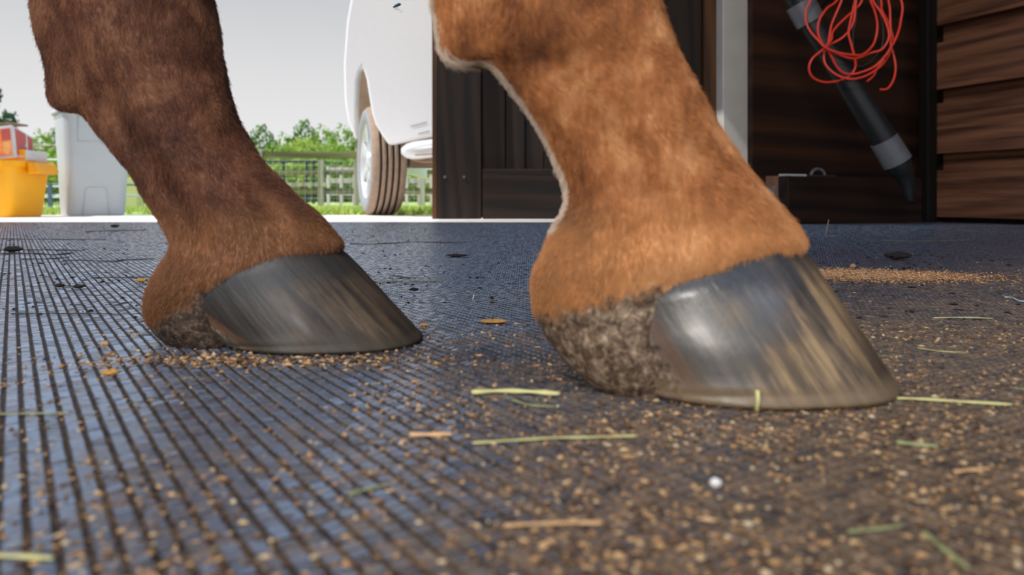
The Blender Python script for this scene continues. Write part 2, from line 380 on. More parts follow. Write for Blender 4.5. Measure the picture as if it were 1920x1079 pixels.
# hardware lying on the beam
hb = thing('metal_hook', 'small steel hasp with a curved loop lying on the dark beam', 'hook', fr(.12, .04, .170))
mb = MB(); mb.box(.0, .10, .02, .05, .1705, .178, 0, fr); part(mb, 'bar', M['pipe_pale'], hb, bevel=.001)
mb = MB(); mb.box(.10, .24, .028, .04, .1705, .176, 0, fr); part(mb, 'pin', M['steel_dark'], hb)
mb = MB(); pts = []
for i in range(13):
    a = math.pi * (i / 12) * 1.0; pts.append(fr(.165 + .032 * -math.cos(a), .035, .172 + .026 * math.sin(a)))
mb.tube(pts, .006, 8); part(mb, 'loop', M['cuff'], hb, smooth=True)

# barn door (slid open), hanging just in front of the slab
DY = 3.30
def dx(x): return P(x, 0, DY)[0]
def dz(y): return P(0, y, DY)[2]
dr = thing('barn_door', 'dark stained plank barn door slid open in front of the daylight', 'door', (.3, DY, .004))
z0, zt = dz(411), 2.5
zr = dz(318)
mb = MB(); mb.box(dx(822), dx(903), DY - .03, DY + .02, z0, zt); part(mb, 'stile', M['board_dark'], dr, bevel=.003)
mb = MB(); mb.box(dx(811), dx(821), DY - .02, DY + .02, z0, zt); o = part(mb, 'edge_strip', M['board_warm'], dr, bevel=.002); o['label'] = 'lighter brown edge strip'
mb = MB(); edges = [903, 948, 985, 1020, 1060, 1105, 1150, 1195, 1240, 1316]
for a, b in zip(edges[:-1], edges[1:]):
    mb.box(dx(a) + .002, dx(b) - .002, DY + random.uniform(-.003, .004), DY + .02, zr - .06, zt)
part(mb, 'planks', M['board_dark'], dr, bevel=.002)
mb = MB(); mb.box(dx(822), dx(1353), DY + .021, DY + .035, z0 + .005, zt); part(mb, 'backing', M['board_dark_h'], dr)
mb = MB(); mb.box(dx(905), dx(1353), DY - .03, DY + .018, z0, zr); part(mb, 'bottom_rail', M['board_dark_h'], dr, bevel=.003)
mb = MB(); mb.box(dx(1318), dx(1353), DY - .03, DY + .018, zr, zt); o = part(mb, 'stile', M['board_warm'], dr, bevel=.003); o['label'] = 'lighter brown right-hand stile'
for xx in (832, 868):
    mb = MB(); c_ = P(xx + 2, 332, DY - .031); mb.tube([(c_[0], c_[1], c_[2]), (c_[0], c_[1] - .003, c_[2])], .006, 8); part(mb, 'bolt_head', M['steel_dark'], dr)

# ---------------------------------------------------------------- blower tube, cords
TY = 2.52
bt = thing('blower_tube', 'long black blower tube with grey collars leaning in the corner', 'tube', P(1640, 250, TY))
def seg(x0, y0, x1, y1, r0, r1, name, mat, y_a=TY, y_b=TY, flat=1.0, n=6, lab=None):
    mb = MB(); a = np.array(P(x0, y0, y_a)); b = np.array(P(x1, y1, y_b))
    pts = [tuple(a + (b - a) * i / n) for i in range(n + 1)]; mb.tube(pts, [r0 + (r1 - r0) * i / n for i in range(n + 1)], 24, flat=flat)
    o = part(mb, name, M[mat], bt, smooth=True); e = o.modifiers.new('edge', 'EDGE_SPLIT'); e.split_angle = .8
    if lab: o['label'] = lab
seg(1440, -90, 1508, 14, .040, .040, 'tube', 'tubeblack', lab='upper black tube')
seg(1500, 6, 1520, 42, .046, .046, 'collar', 'cuff', lab='upper grey collar')
seg(1515, 34, 1664, 272, .036, .041, 'tube', 'tubeblack', lab='long black middle tube')
seg(1657, 262, 1683, 305, .044, .046, 'collar', 'cuff', lab='lower grey collar')
mb = MB(); pts = [P(1678, 300, TY), P(1692, 322, TY), P(1701, 345, TY), P(1708, 382, TY)]
pts = [tuple(p) for p in crom(pts, 12)]; mb.tube(pts, [.041, .041, .040, .037, .034, .030, .027, .024, .020, .016, .012, .008], 20)
part(mb, 'nozzle', M['tubeblack'], bt, smooth=True)

def Z3(p, Y=2.44): return P(1440 + p[0] / 5.39, p[1] / 5.39, Y)
strands = [
 [(560, -300), (430, 0), (385, 100), (385, 220), (430, 320), (510, 410), (580, 480), (700, 530), (860, 555), (960, 550), (1050, 470), (1090, 380), (1105, 250), (1080, 120), (1035, 0), (960, -300)],
 [(900, -300), (700, 0), (600, 80), (520, 200), (505, 330), (550, 440), (620, 530), (680, 650), (750, 730), (850, 750), (960, 725), (1080, 670), (1180, 570), (1240, 480), (1300, 370), (1340, 220), (1345, 0), (1150, -300)],
 [(850, -300), (745, 0), (700, 110), (640, 260), (610, 430), (570, 520), (570, 620), (620, 700), (720, 770), (840, 800), (980, 770), (1100, 700), (1180, 620), (1235, 500), (1235, 200), (1215, 0), (1100, -300)],
 [(1000, -300), (950, 0), (860, 110), (720, 240), (650, 330), (640, 400), (560, 495), (450, 590), (415, 690), (450, 780), (560, 830), (700, 820), (820, 770), (880, 690), (880, 600), (850, 480), (815, 340), (830, 230), (880, 0), (950, -300)],
 [(980, -300), (1060, 0), (1150, 140), (1215, 300), (1215, 400), (1150, 500), (1040, 535), (880, 590), (740, 560), (600, 480), (740, 390), (820, 310), (870, 200), (890, 0), (940, -300)],
 [(1050, -300), (1140, 0), (1150, 100), (1225, 250), (1270, 420), (1245, 470), (1270, 560), (1290, 680), (1270, 800), (1210, 895), (1130, 905)],
 [(1180, 600), (1110, 680), (1070, 760), (1000, 825)]]
mb = MB()
for i, s_ in enumerate(strands):
    pts = [Z3(p, 2.44 + .012 * math.sin(i * 2.1 + j * .7) + .004 * i) for j, p in enumerate(s_)]
    mb.tube([tuple(p) for p in crom(pts, len(s_) * 6)], .0037, 8)
# tie of the bundle up on its nail
hk = Z3((960, -320)); mb.tube([(hk[0] - .06, 2.43, hk[2] + .01), (hk[0] + .06, 2.43, hk[2] + .01)], .012, 8)
o = mb.build('extension_cord', M['cord'], smooth=True, loc=Z3((900, 400))); tag(o, 'tangled red extension cord hanging in loops over the black tube', 'cord')
mb = MB(); s_ = [(900, -300), (890, 180), (865, 300), (860, 420), (862, 560), (900, 655), (960, 665), (1060, 600), (1150, 470), (1165, 300), (1130, 130), (1060, -300)]
mb.tube([tuple(p) for p in crom([Z3(p, 2.50) for p in s_], 60)], .002, 6)
o = mb.build('cable', M['wire'], smooth=True, loc=Z3((900, 400))); tag(o, 'thin dark grey cable looped behind the red cord', 'cable')
mb = MB(); c_ = hk; mb.tube([(c_[0], 2.35, c_[2]), (c_[0], 2.62, c_[2] + .0), (c_[0] + .1, 3.1, c_[2])], .006, 8)
o = mb.build('wall_hook', M['steel_dark']); tag(o, 'steel hook that the red cord hangs from', 'hook')

# ---------------------------------------------------------------- outdoor things: bins and cartons
def rrect(hx, hy, r, n=6):
    pts = []
    for cx_, cy_, a0 in ((hx - r, hy - r, 0), (-hx + r, hy - r, 90), (-hx + r, -hy + r, 180), (hx - r, -hy + r, 270)):
        for i in range(n + 1):
            a = math.radians(a0 + 90 * i / n); pts.append((cx_ + r * math.cos(a), cy_ + r * math.sin(a)))
    return pts
def vessel(prof, rot, cx_, cy_, wall=.006):
    """tapered rounded-rectangle tub; prof = [(z, hx, hy, r)] from bottom to rim, then back inside"""
    mb = MB(); ca, sa = math.cos(rot), math.sin(rot); rings = []
    seq = list(prof) + [(z - .001, hx - wall, hy - wall, r) for z, hx, hy, r in reversed(prof[:])]
    seq[-1] = (prof[0][0] + .01,) + seq[-1][1:]
    for z, hx, hy, r in seq:
        rings.append([(cx_ + x * ca - y * sa, cy_ + x * sa + y * ca, z) for x, y in rrect(hx, hy, min(r, hx * .95, hy * .95))])
    mb.loft(rings); return mb
gb_rot = math.radians(38); gy_ = 4.36; gx_ = P(174, 0, gy_)[0]
GBH = HC + (HY - 211) * gy_ / F
gb = thing('trash_bin', 'tall light grey plastic bin standing on the sunlit concrete', 'bin', (gx_, gy_, 0))
hb0, hb1 = .142, .168
mb = vessel([(0, hb0 - .008, hb0 - .008, .05), (.012, hb0, hb0, .055), (GBH * .5, .155, .155, .055), (GBH - .04, hb1, hb1, .06), (GBH - .038, hb1 + .003, hb1 + .003, .06), (GBH, hb1 + .003, hb1 + .003, .06)], gb_rot, gx_, gy_)
part(mb, 'body', M['binplastic'], gb, smooth=True).modifiers.new('e', 'EDGE_SPLIT').split_angle = .7
def onface(a, z, d, face=0):                              # point on the bin's camera-right face: a along face, z up, d out
    hx = hb0 + (hb1 - hb0) * z / GBH + d
    x, y = (a, -hx) ; ca, sa = math.cos(gb_rot), math.sin(gb_rot)
    return (gx_ + x * ca - y * sa, gy_ + x * sa + y * ca, z)
zz = [(-.075, .0), (-.062, .135), (-.05, .15), (.03, .15), (.042, .135), (.055, .0)]
mb = MB(); mb.tube([onface(a, z, .001) for a, z in zz], .0035, 6); part(mb, 'base_rib', M['binplastic'], gb, smooth=True)
mb = MB(); zz = [(-.10, GBH - .04), (-.10, GBH - .17), (.09, GBH - .17), (.09, GBH - .04)]
mb.tube([onface(a, z, .002) for a, z in zz], .0035, 6); part(mb, 'handle_panel', M['binplastic'], gb, smooth=True)
# rim
mb = MB(); ca, sa = math.cos(gb_rot), math.sin(gb_rot); rg = []
for hh, off in ((GBH - .018, .004), (GBH - .018, .012), (GBH + .004, .012), (GBH + .006, .006), (GBH + .004, -.004)):
    rg.append([(gx_ + x * ca - y * sa, gy_ + x * sa + y * ca, hh) for x, y in rrect(hb1 + off, hb1 + off, .06)])
mb.loft(rg, caps=False); part(mb, 'rim', M['binplastic'], gb, smooth=True)

ty = 4.02; yr = math.radians(-8)
ycx = P(-40, 0, ty)[0]; YH = HC + (HY - 304) * ty / F
yb = thing('storage_tub', 'bright yellow plastic tub at the left edge holding cartons', 'tub', (ycx, ty, 0))
mb = vessel([(0, .268, .12, .04), (.008, .276, .128, .05), (YH - .03, .296, .150, .05), (YH - .028, .306, .16, .05), (YH, .306, .16, .05)], yr, ycx, ty)
part(mb, 'body', M['yellow'], yb, smooth=True).modifiers.new('e', 'EDGE_SPLIT').split_angle = .7
mb = MB(); a = P(66, 306, ty - .05); b = P(88, 325, ty - .03)
mb.prism([(a[0] - .012, YH - .002), (a[0] + .03, YH - .01), (b[0], b[2] + .012), (b[0] - .004, b[2] - .002), (a[0] - .005, YH - .065)], ty - .10, ty + .08)
part(mb, 'handle', M['yellow2'], yb, bevel=.006)
mb = MB()
fy = ty - .158
for x_, y_, xx_, yy_ in ((12, 328, 12, 385), (0, 328, 12, 328), (0, 385, 12, 385), (0, 347, 6, 347), (0, 356, 6, 356), (0, 379, 5, 379)):
    pass
pn = [P(-60, 328, fy), P(12, 328, fy), P(12, 386, fy), P(-60, 386, fy)]
mb.tube(pn + [pn[0]], .0022, 6); part(mb, 'label_outline', M['yellow2'], yb)
for y_, x1_ in ((347, 5), (356, 5), (379, 4)):
    mb = MB(); a = P(-50, y_, fy); b = P(x1_, y_, fy); mb.box(a[0], b[0], fy - .002, fy + .01, a[2] - .002, a[2] + .002); part(mb, 'embossed_line', M['yellow2'], yb)

# cartons
cb = thing('carton', 'yellow and white carton lying on the yellow tub under the orange box', 'box', (ycx + .1, ty, YH))
mb = MB(); a = P(-30, 0, ty - .08)[0]; b = P(49, 0, ty - .08)[0]; mb.box(a, b, ty - .08, ty + .10, YH + .002, YH + .056); part(mb, 'carton_body', M['cardwhite'], cb, bevel=.002)
mb = MB(); a2 = P(10, 0, ty - .08)[0]; mb.box(a2, b - .004, ty - .083, ty - .079, YH + .006, YH + .058); part(mb, 'printed_panel', M['yellow'], cb)['label'] = 'yellow printed panel'
mb = MB(); mb.box(a2 + .002, b - .01, ty - .0845, ty - .083, YH + .018, YH + .03); part(mb, 'printed_band', M['cardwhite'], cb)
mb = MB(); p0 = P(50, 300, ty - .04); mb.tube([(p0[0], ty - .05, YH + .016), (p0[0] + .038, ty - .03, YH + .014)], .015, 14)
o = mb.build('paper_roll', M['cardwhite'], smooth=True); tag(o, 'small white roll beside the carton on the yellow tub', 'roll')
ob = thing('printed_box', 'orange and red printed cardboard box balanced on top of the yellow tub', 'box', (ycx + .1, ty, YH + .064))
A0 = np.array(P(-30, 302, ty - .13)); A1 = np.array(P(28, 296, ty - .13)); A2 = np.array(P(22, 234, ty - .13)); A3 = np.array(P(-30, 240, ty - .13))
Dd = np.array(P(62, 303, ty + .12)) - np.array(P(26, 296, ty - .13)); Dt = np.array(P(62, 258, ty + .12)) - np.array(P(22, 234, ty - .13))
mb = MB(); V8 = [A0, A1, A2, A3, A0 + Dd, A1 + Dd, A2 + Dt, A3 + Dt]
mb.add(V8, [(0, 1, 2, 3), (5, 4, 7, 6), (1, 5, 6, 2), (4, 0, 3, 7), (3, 2, 6, 7), (4, 5, 1, 0)]); part(mb, 'box_body', M['cardwhite'], ob, bevel=.003)
def quad_on(c4, u0, u1, v0, v1, off, th):
    c4 = [np.array(q_) for q_ in c4]; nrm = np.cross(c4[1] - c4[0], c4[3] - c4[0]); nrm /= np.linalg.norm(nrm)
    def at(u, v): return (c4[0] * (1 - u) + c4[1] * u) * (1 - v) + (c4[3] * (1 - u) + c4[2] * u) * v
    b_ = [at(u0, v0), at(u1, v0), at(u1, v1), at(u0, v1)]; mb = MB()
    mb.add([q_ + nrm * off for q_ in b_] + [q_ + nrm * (off - th) for q_ in b_], [(0, 1, 2, 3), (7, 6, 5, 4), (0, 4, 5, 1), (1, 5, 6, 2), (2, 6, 7, 3), (3, 7, 4, 0)]); return mb
part(quad_on([A0, A1, A2, A3], .0, .93, .12, .9, .0015, .003), 'front_print', M['printorange'], ob)['label'] = 'orange printed front panel'
part(quad_on([A0, A1, A2, A3], .62, .92, .55, .9, .0025, .003), 'corner_print', M['printred'], ob)['label'] = 'darker red corner of the print'
part(quad_on([A1, A1 + Dd, A2 + Dt, A2], .12, .62, .12, .94, .0015, .003), 'side_print', M['printred'], ob)['label'] = 'faded red printed side panel'
part(quad_on([A1, A1 + Dd, A2 + Dt, A2], .7, .96, .1, .92, .0015, .003), 'side_print', M['printred'], ob)['label'] = 'narrow faded red side panel'
mb = MB(); a = P(14, 229, ty - .1); mb.box(a[0] - .12, a[0] + .04, ty - .12, ty + .0, A2[2] + .002, A2[2] + .012); part(mb, 'flap', M['cardbrown'], ob)

# ---------------------------------------------------------------- white car
WY = 4.42; wx = P(714, 0, WY)[0]; WR = .298; th = math.radians(19)
car = thing('car', 'white car parked outside with a dusty tyre turned towards the barn', 'car', (wx, WY, 0))
ax = Vector((-math.cos(th), -math.sin(th), 0)); bx_ = Vector((-math.sin(th), math.cos(th), 0)) * -1; cW = Vector((wx, WY, WR))
def lathe(prof, n=72, org=cW):
    rings = []
    for a_, r_ in prof:
        rings.append([tuple(org + ax * a_ + bx_ * (r_ * math.cos(k * 2 * math.pi / n)) + Vector((0, 0, 1)) * (r_ * math.sin(k * 2 * math.pi / n))) for k in range(n)])
    return rings
def wheel(org, root):
    hwd = .095
    prof = [(hwd - .012, .205), (hwd - .004, .222), (hwd, .25), (hwd - .004, .277), (hwd - .02, .293), (hwd - .034, .297)]
    tread = []
    gr = [.048, .016, -.016, -.048]
    for g_ in gr: tread += [(g_ + .006, .298, 0), (g_ + .004, .288, 1), (g_ - .004, .288, 1), (g_ - .006, .298, 0)]
    full = [(a, r) for a, r in prof] + [(a, r) for a, r, _ in tread] + [(-a, r) for a, r in reversed(prof)]
    mb = MB(); rings = lathe(full, 96, org)
    n_ = 96
    rr = []
    for ri, ring in enumerate(rings):                     # blocky shoulder tread
        rel = full[ri]
        if 0.285 < rel[1] and abs(rel[0]) > .055:
            ring = [tuple(Vector(q_) - (Vector(q_) - org - ax * rel[0]).normalized() * (.005 if k_ % 4 == 0 else 0)) for k_, q_ in enumerate(ring)]
        rr.append(ring)
    mb.loft(rr, caps=False)
    # material by ring band
    nr = len(rings) - 1; mi_ = []
    for i in range(nr):
        a = .5 * (full[i][0] + full[i + 1][0]); r = .5 * (full[i][1] + full[i + 1][1])
        m_ = 1 if r < .285 and abs(a) > .06 else (2 if r < .2965 and abs(a) < .06 else 0)
        mi_ += [m_] * n_
    mb.mi = mi_
    tyre = part(mb, 'tyre', [M['rubber'], M['rubber_side'], M['groove']], root, smooth=True)
    mb = MB(); mb.loft(lathe([(hwd - .012, .207), (hwd - .02, .195), (hwd - .05, .185), (-.05, .18), (-.08, .20)], 48, org), caps=False)
    rim = part(mb, 'rim', M['alloy'], root, smooth=True)
    for k in range(7):
        a0 = k * 2 * math.pi / 7; mb = MB(); pts = []
        for (r_, aa, hw_) in ((.02, .05, .02), (.10, .062, .022), (.19, .068, .03)):
            u = bx_ * math.cos(a0) + Vector((0, 0, 1)) * math.sin(a0); v = bx_ * -math.sin(a0) + Vector((0, 0, 1)) * math.cos(a0)
            pts.append([tuple(org + ax * (aa + s1 * .008) + u * r_ + v * s2 * hw_) for s1, s2 in ((-1, -1), (1, -1), (1, 1), (-1, 1))])
        mb.loft(pts); part(mb, 'spoke', M['alloy'], rim, bevel=.002)
    mb = MB(); mb.loft(lathe([(.03, .05), (.07, .048), (.078, .03), (.08, .001)], 24, org), caps=False); part(mb, 'hub_cap', M['alloy'], rim, smooth=True)
wheel(cW, car)
BY = 3.98
def bp(x, y): q_ = P(x, y, BY); return (q_[0], q_[2])
poly = [bp(*q_) for q_ in ((668, 262), (660, 246), (652, 228), (646, 190), (644, 120), (650, 40), (668, -60), (720, -120), (1180, -120), (1180, 240), (815, 254), (770, 263), (745, 268), (728, 271), (716, 254), (704, 234), (698, 215), (695, 200), (687, 150), (682, 133), (678, 125), (673, 133), (669, 150), (667, 200))]
mb = MB(); mb.prism(poly, BY, BY + .09); o = part(mb, 'front_panel', M['carwhite'], car, bevel=.012)
poly2 = [bp(*q_) for q_ in ((652, 60), (668, -60), (720, -120), (1180, -120), (1180, 60), (700, 60))]
mb = MB(); mb.prism([(x + .01, z) for x, z in poly2], BY + .085, BY + 3.6); part(mb, 'upper_body', M['carwhite'], car, bevel=.05)
mb = MB(); q0 = P(646, 0, BY)[0]
mb.box(q0 + .004, q0 + .03, BY + .95, BY + 3.6, .28, 1.0); part(mb, 'side_panel', M['carwhite'], car, bevel=.01)
mb = MB(); mb.box(P(668, 0, 4.80)[0], .45, 4.80, 4.84, HC + 57 * 4.8 / F, 1.0); part(mb, 'wheel_arch_liner', M['liner'], car)['label'] = 'dusty brown wheel arch liner'
mb = MB(); mb.box(P(768, 0, 4.3)[0], .45, 4.3, 4.5, HC + 60 * 4.3 / F, HC + 84 * 4.3 / F); part(mb, 'underbody', M['liner'], car)
# lower bumper corner piece
mb = MB(); a = [P(x_, y_, 3.86) for x_, y_ in ((753, 284), (800, 280), (870, 268), (1000, 250))]
rings = []
for i, c_ in enumerate(crom(a, 12)):
    sc_ = [.35, .75, .95][i] if i < 3 else 1.0
    rings.append([(c_[0] + (.0 if i else -.0), c_[1] + .055 * sc_ * math.cos(k * math.pi / 6), c_[2] + .045 * sc_ * math.sin(k * math.pi / 6)) for k in range(12)])
mb.loft(rings); part(mb, 'bumper', M['chrome'], car, smooth=True)['label'] = 'bright rounded lower bumper corner'
mb = MB(); a = [P(x_, y_, 3.80) for x_, y_ in ((778, 291), (870, 284), (1000, 268))]; mb.tube([tuple(q_) for q_ in crom(a, 8)], .004, 6); part(mb, 'bumper_strip', M['liner'], car)
mb = MB(); a = [P(x_, y_, 3.9) for x_, y_ in ((760, 294), (800, 304), (870, 296), (1000, 280))]; mb.tube([tuple(q_) for q_ in crom(a, 8)], .007, 6); part(mb, 'lower_lip', M['liner'], car)
for (x0_, y0_, x1_, y1_) in ((770, 237, 800, 229), (784, 251, 806, 246)):
    mb = MB(); mb.tube([P(x0_, y0_, BY - .001), P(x1_, y1_, BY - .001)], .0016, 5); part(mb, 'panel_seam', M['steel_dark'], car)
org2 = Vector((wx + 1.5, WY + .5, WR)); wheel(org2, car)
mb = MB(); mb.tube([tuple(cW), tuple(org2)], .03, 8); part(mb, 'axle', M['steel_dark'], car)

# ---------------------------------------------------------------- fences
def gz_at(Y): return -.004 - .075 * min(1, max(0, (Y - 5) / 11))
def fencebox(x0, x1, y0, y1, Y, th_, root, name, mat, bev=0, zmin=None):
    a = P(x0, y0, Y); b = P(x1, y1, Y); mb = MB(); z1_ = a[2]; z0_ = b[2] if zmin is None else zmin
    mb.box(a[0], b[0], Y - th_ / 2, Y + th_ / 2, z0_, z1_); return part(mb, name, M[mat], root)
FY = 15.5; fg = gz_at(FY)
f1 = thing('rail_fence', 'weathered wooden rail fence with wire mesh behind the tyre', 'fence', (P(600, 0, FY)[0], FY, fg))
for (a, b) in ((284, 297), (319, 328), (353, 364)):
    fencebox(490, 812, a, b, FY + .05, .04, f1, 'rail', 'fence_wood')
fencebox(440, 612, 342.5, 350, FY - .04, .03, f1, 'rail', 'fence_post')
for x_, top in ((482, 279), (597, 300), (664, 300), (788, 312)):
    fencebox(x_, x_ + 9, top, 0, FY, .1, f1, 'post', 'fence_post', zmin=fg)
mb = MB()
for x_ in range(500, 800, 12):
    a = P(x_, 302, FY - .03); mb.tube([(a[0], a[1], a[2]), (a[0], a[1], fg + .05)], .0025, 4)
for y_ in (301, 310, 322, 335, 348, 360, 372):
    a = P(496, y_, FY - .03); b = P(800, y_, FY - .03); mb.tube([a, b], .0025, 4)
part(mb, 'wire_mesh', M['pipe_pale'], f1)
FY2 = 19.0; fg2 = gz_at(FY2)
f2 = thing('paddock_fence', 'pale pink-grey board fence showing through behind the tyre', 'fence', (P(700, 0, FY2)[0], FY2, fg2))
for (a, b) in ((314, 319), (335, 344), (364, 367)):
    fencebox(612, 815, a, b, FY2, .04, f2, 'rail', 'fence_pale')
for x_ in (613, 637, 661, 760, 783, 806):
    fencebox(x_, x_ + 5, 312, 0, FY2 - .04, .06, f2, 'post', 'fence_pale', zmin=fg2)
FY3 = 24.0
f3 = thing('black_fence', 'dark thin fence far behind the wooden rail fence', 'fence', (P(580, 0, FY3)[0], FY3, gz_at(FY3)))
for x_ in (573, 586, 476, 530): fencebox(x_, x_ + 4, 300, 0, FY3, .08, f3, 'post', 'fence_black', zmin=gz_at(FY3))
for a, b in ((301, 305), (366, 370)): fencebox(455, 612, a, b, FY3, .05, f3, 'rail', 'fence_black')
FY4 = 11.0; fg4 = gz_at(FY4)
f4 = thing('pipe_gate', 'grey metal pipe gate behind the yellow tub and grey bin', 'gate', (P(150, 0, FY4)[0], FY4, fg4))
for y_, m_ in ((272.5, 'fence_post'), (299.5, 'pipe_pale'), (323, 'pipe_blue'), (346, 'pipe_blue'), (366, 'pipe_pale')):
    a = P(-60, y_, FY4); b = P(330, y_ + 1, FY4); mb = MB(); mb.tube([a, b], .013, 8); part(mb, 'rail', M[m_], f4, smooth=True)
for x_ in (94, 300, 20):
    a = P(x_, 344, FY4); mb = MB(); mb.box(a[0] - .022, a[0] + .022, FY4 - .02, FY4 + .02, fg4, a[2]); part(mb, 'post', M['pipe_blue'], f4)
FY5 = 13.0
f5 = thing('stock_panel', 'low panel of thin vertical bars behind the pipe gate', 'panel', (P(180, 0, FY5)[0], FY5, gz_at(FY5)))
mb = MB()
for x_ in range(60, 310, 5):
    a = P(x_, 350, FY5); mb.tube([a, (a[0], a[1], gz_at(FY5) + .03)], .008, 4)
part(mb, 'bars', M['fence_black'], f5)
for y_ in (350, 370): mb = MB(); mb.tube([P(60, y_, FY5), P(310, y_, FY5)], .016, 6); part(mb, 'rail', M['pipe_pale'], f5)
bxY = 12.4
mb = MB(); a = P(236, 333, bxY); b = P(257, 349, bxY); mb.box(a[0], b[0], bxY, bxY + .25, gz_at(bxY), a[2])
o = mb.build('hay_bale', M['hay'], bevel=.01, loc=(a[0], bxY, gz_at(bxY))); tag(o, 'pale yellow block seen between the pipe rails right of the bin', 'bale')

# ---------------------------------------------------------------- trees
def tree_mesh(nleaf, blobs, leaf):
    """leaf quads thrown over a handful of irregular clumps; unit size, base at 0"""
    C_ = []; 
    wsum = sum(b[3] ** 2 for b in blobs); pts = []
    for (bx, by, bz, br) in blobs:
        k_ = int(nleaf * br ** 2 / wsum); d_ = RNG.normal(0, 1, (k_, 3)); d_ /= np.linalg.norm(d_, axis=1)[:, None]
        r_ = br * (.62 + .42 * RNG.random(k_))
        lump = np.array([1 + .35 * noise.noise(Vector(q_) * 2.3 + Vector((bx, by, bz)) * 5) for q_ in d_])
        pts.append(np.array((bx, by, bz)) + d_ * (r_ * lump)[:, None])
    c_ = np.vstack(pts); k_ = len(c_); u = RNG.normal(0, 1, (k_, 3)); u /= np.linalg.norm(u, axis=1)[:, None]
    v_ = np.cross(u, RNG.normal(0, 1, (k_, 3))); v_ /= np.linalg.norm(v_, axis=1)[:, None]
    s_ = leaf * RNG.uniform(.5, 1.2, k_)[:, None]
    vs_ = np.stack([c_ - u * s_ - v_ * s_ * .6, c_ + u * s_ - v_ * s_ * .6, c_ + u * s_ + v_ * s_ * .6, c_ - u * s_ + v_ * s_ * .6], 1)
    return vs_.reshape(-1, 3), np.arange(k_ * 4).reshape(-1, 4)
KINDS = {}
def kind(nm, mat, blobs, leaf, nleaf):
    vs_, fs_ = tree_mesh(nleaf, blobs, leaf); o = fastmesh('foliage', vs_, fs_, [M[mat]]); COL.objects.unlink(o); KINDS[nm] = o.data; bpy.data.objects.remove(o)
kind('round', 'leaf', [(0, 0, .68, .26), (-.2, .05, .5, .22), (.22, -.05, .52, .22), (.05, .1, .35, .24), (-.12, -.1, .28, .2), (.2, 0, .28, .18)], .022, 2600)
kind('dark', 'leaf_dark', [(0, 0, .74, .2), (-.18, 0, .6, .17), (.18, .05, .56, .19), (-.05, .05, .38, .22), (.12, -.05, .25, .2)], .02, 2400)
kind('bush', 'leaf_yel', [(-.3, 0, .35, .3), (.1, 0, .45, .34), (.4, .05, .32, .28), (-.05, -.1, .2, .3)], .026, 2400)
kind('pine', 'leaf_pine', [(0, 0, .95, .09), (-.2, 0, .78, .13), (.18, 0, .70, .12), (-.1, .1, .60, .16), (.22, 0, .50, .15), (-.2, -.1, .44, .14)], .02, 1800)
mb = MB(); mb.tube([(0, 0, -.02), (.01, 0, .25), (-.01, .01, .5), (0, 0, .72)], [.03, .024, .016, .006], 8)
for d_ in ((.16, .5), (-.15, .46), (.1, .62)): mb.tube([(0, 0, d_[1] - .18), (d_[0] * .6, .02, d_[1] - .05), (d_[0], .03, d_[1] + .04)], [.012, .009, .004], 6)
tr0 = mb.build('trunk', M['bark'], smooth=True); TRUNK = tr0.data; bpy.data.objects.remove(tr0)
def tree(nm, knd, label, x, ytop, Y, wpx, group):
    g_ = gz_at(Y); H = HC + (HY - ytop) * Y / F - g_; Wd = wpx * 2.0 * Y / F
    r_ = bpy.data.objects.new(nm, None); COL.objects.link(r_); r_.location = (P(x, 0, Y)[0], Y, g_ - .02); r_.scale = (Wd, Wd, H * 1.03); r_.rotation_euler.z = 0
    tag(r_, label, 'tree' if nm != 'bush' else 'bush', group)
    a_ = bpy.data.objects.new('foliage', KINDS[knd]); COL.objects.link(a_); a_.parent = r_
    if nm != 'bush':
        b_ = bpy.data.objects.new('trunk', TRUNK); COL.objects.link(b_); b_.parent = r_
        b_.scale = (.6, .6, 1)
TG = 'trees along the far side of the meadow'; BG = 'bushes below the far trees'
tree('tree', 'dark', 'small round dark green tree just right of the left horse leg', 492, 233, 44, 60, TG)
tree('tree', 'round', 'mid green tree in the dip left of the tallest far tree', 535, 246, 48, 50, TG)
tree('tree', 'dark', 'tallest far tree, thin crowned, above the middle of the rail fence', 572, 224, 46, 58, TG)
tree('tree', 'round', 'round leafy tree right of the tallest far tree', 607, 231, 45, 52, TG)
tree('tree', 'round', 'green tree standing just left of the car tyre', 645, 230, 42, 56, TG)
tree('tree', 'round', 'light green tree left of the grey bin', 78, 240, 30, 44, TG)
tree('tree', 'dark', 'small dark topped tree touching the left side of the grey bin', 102, 238, 33, 30, TG)
tree('pine_tree', 'pine', 'dark pine at the far left edge above the cartons', -8, 172, 22, 66, None)
for i, (x_, yt_, Y_, w_, knd_, lab_) in enumerate([
    (462, 262, 36, 70, 'bush', 'yellow-green bush against the left horse leg'),
    (520, 266, 35, 76, 'round', 'green bush below the dip in the far trees'),
    (575, 262, 34, 80, 'bush', 'yellow-green bush below the tallest far tree'),
    (625, 262, 33, 76, 'round', 'green bush left of the car tyre'),
    (665, 268, 34, 70, 'bush', 'bush partly hidden by the car tyre'),
    (795, 285, 36, 90, 'bush', 'bush seen between car bumper and barn door'),
    (70, 262, 26, 80, 'bush', 'yellow-green bush behind the pipe gate'),
    (245, 300, 28, 90, 'bush', 'low bush right of the grey bin'),
    (0, 262, 27, 90, 'round', 'bush behind the yellow tub')]):
    tree('bush', knd_, lab_, x_, yt_, Y_, w_, BG)
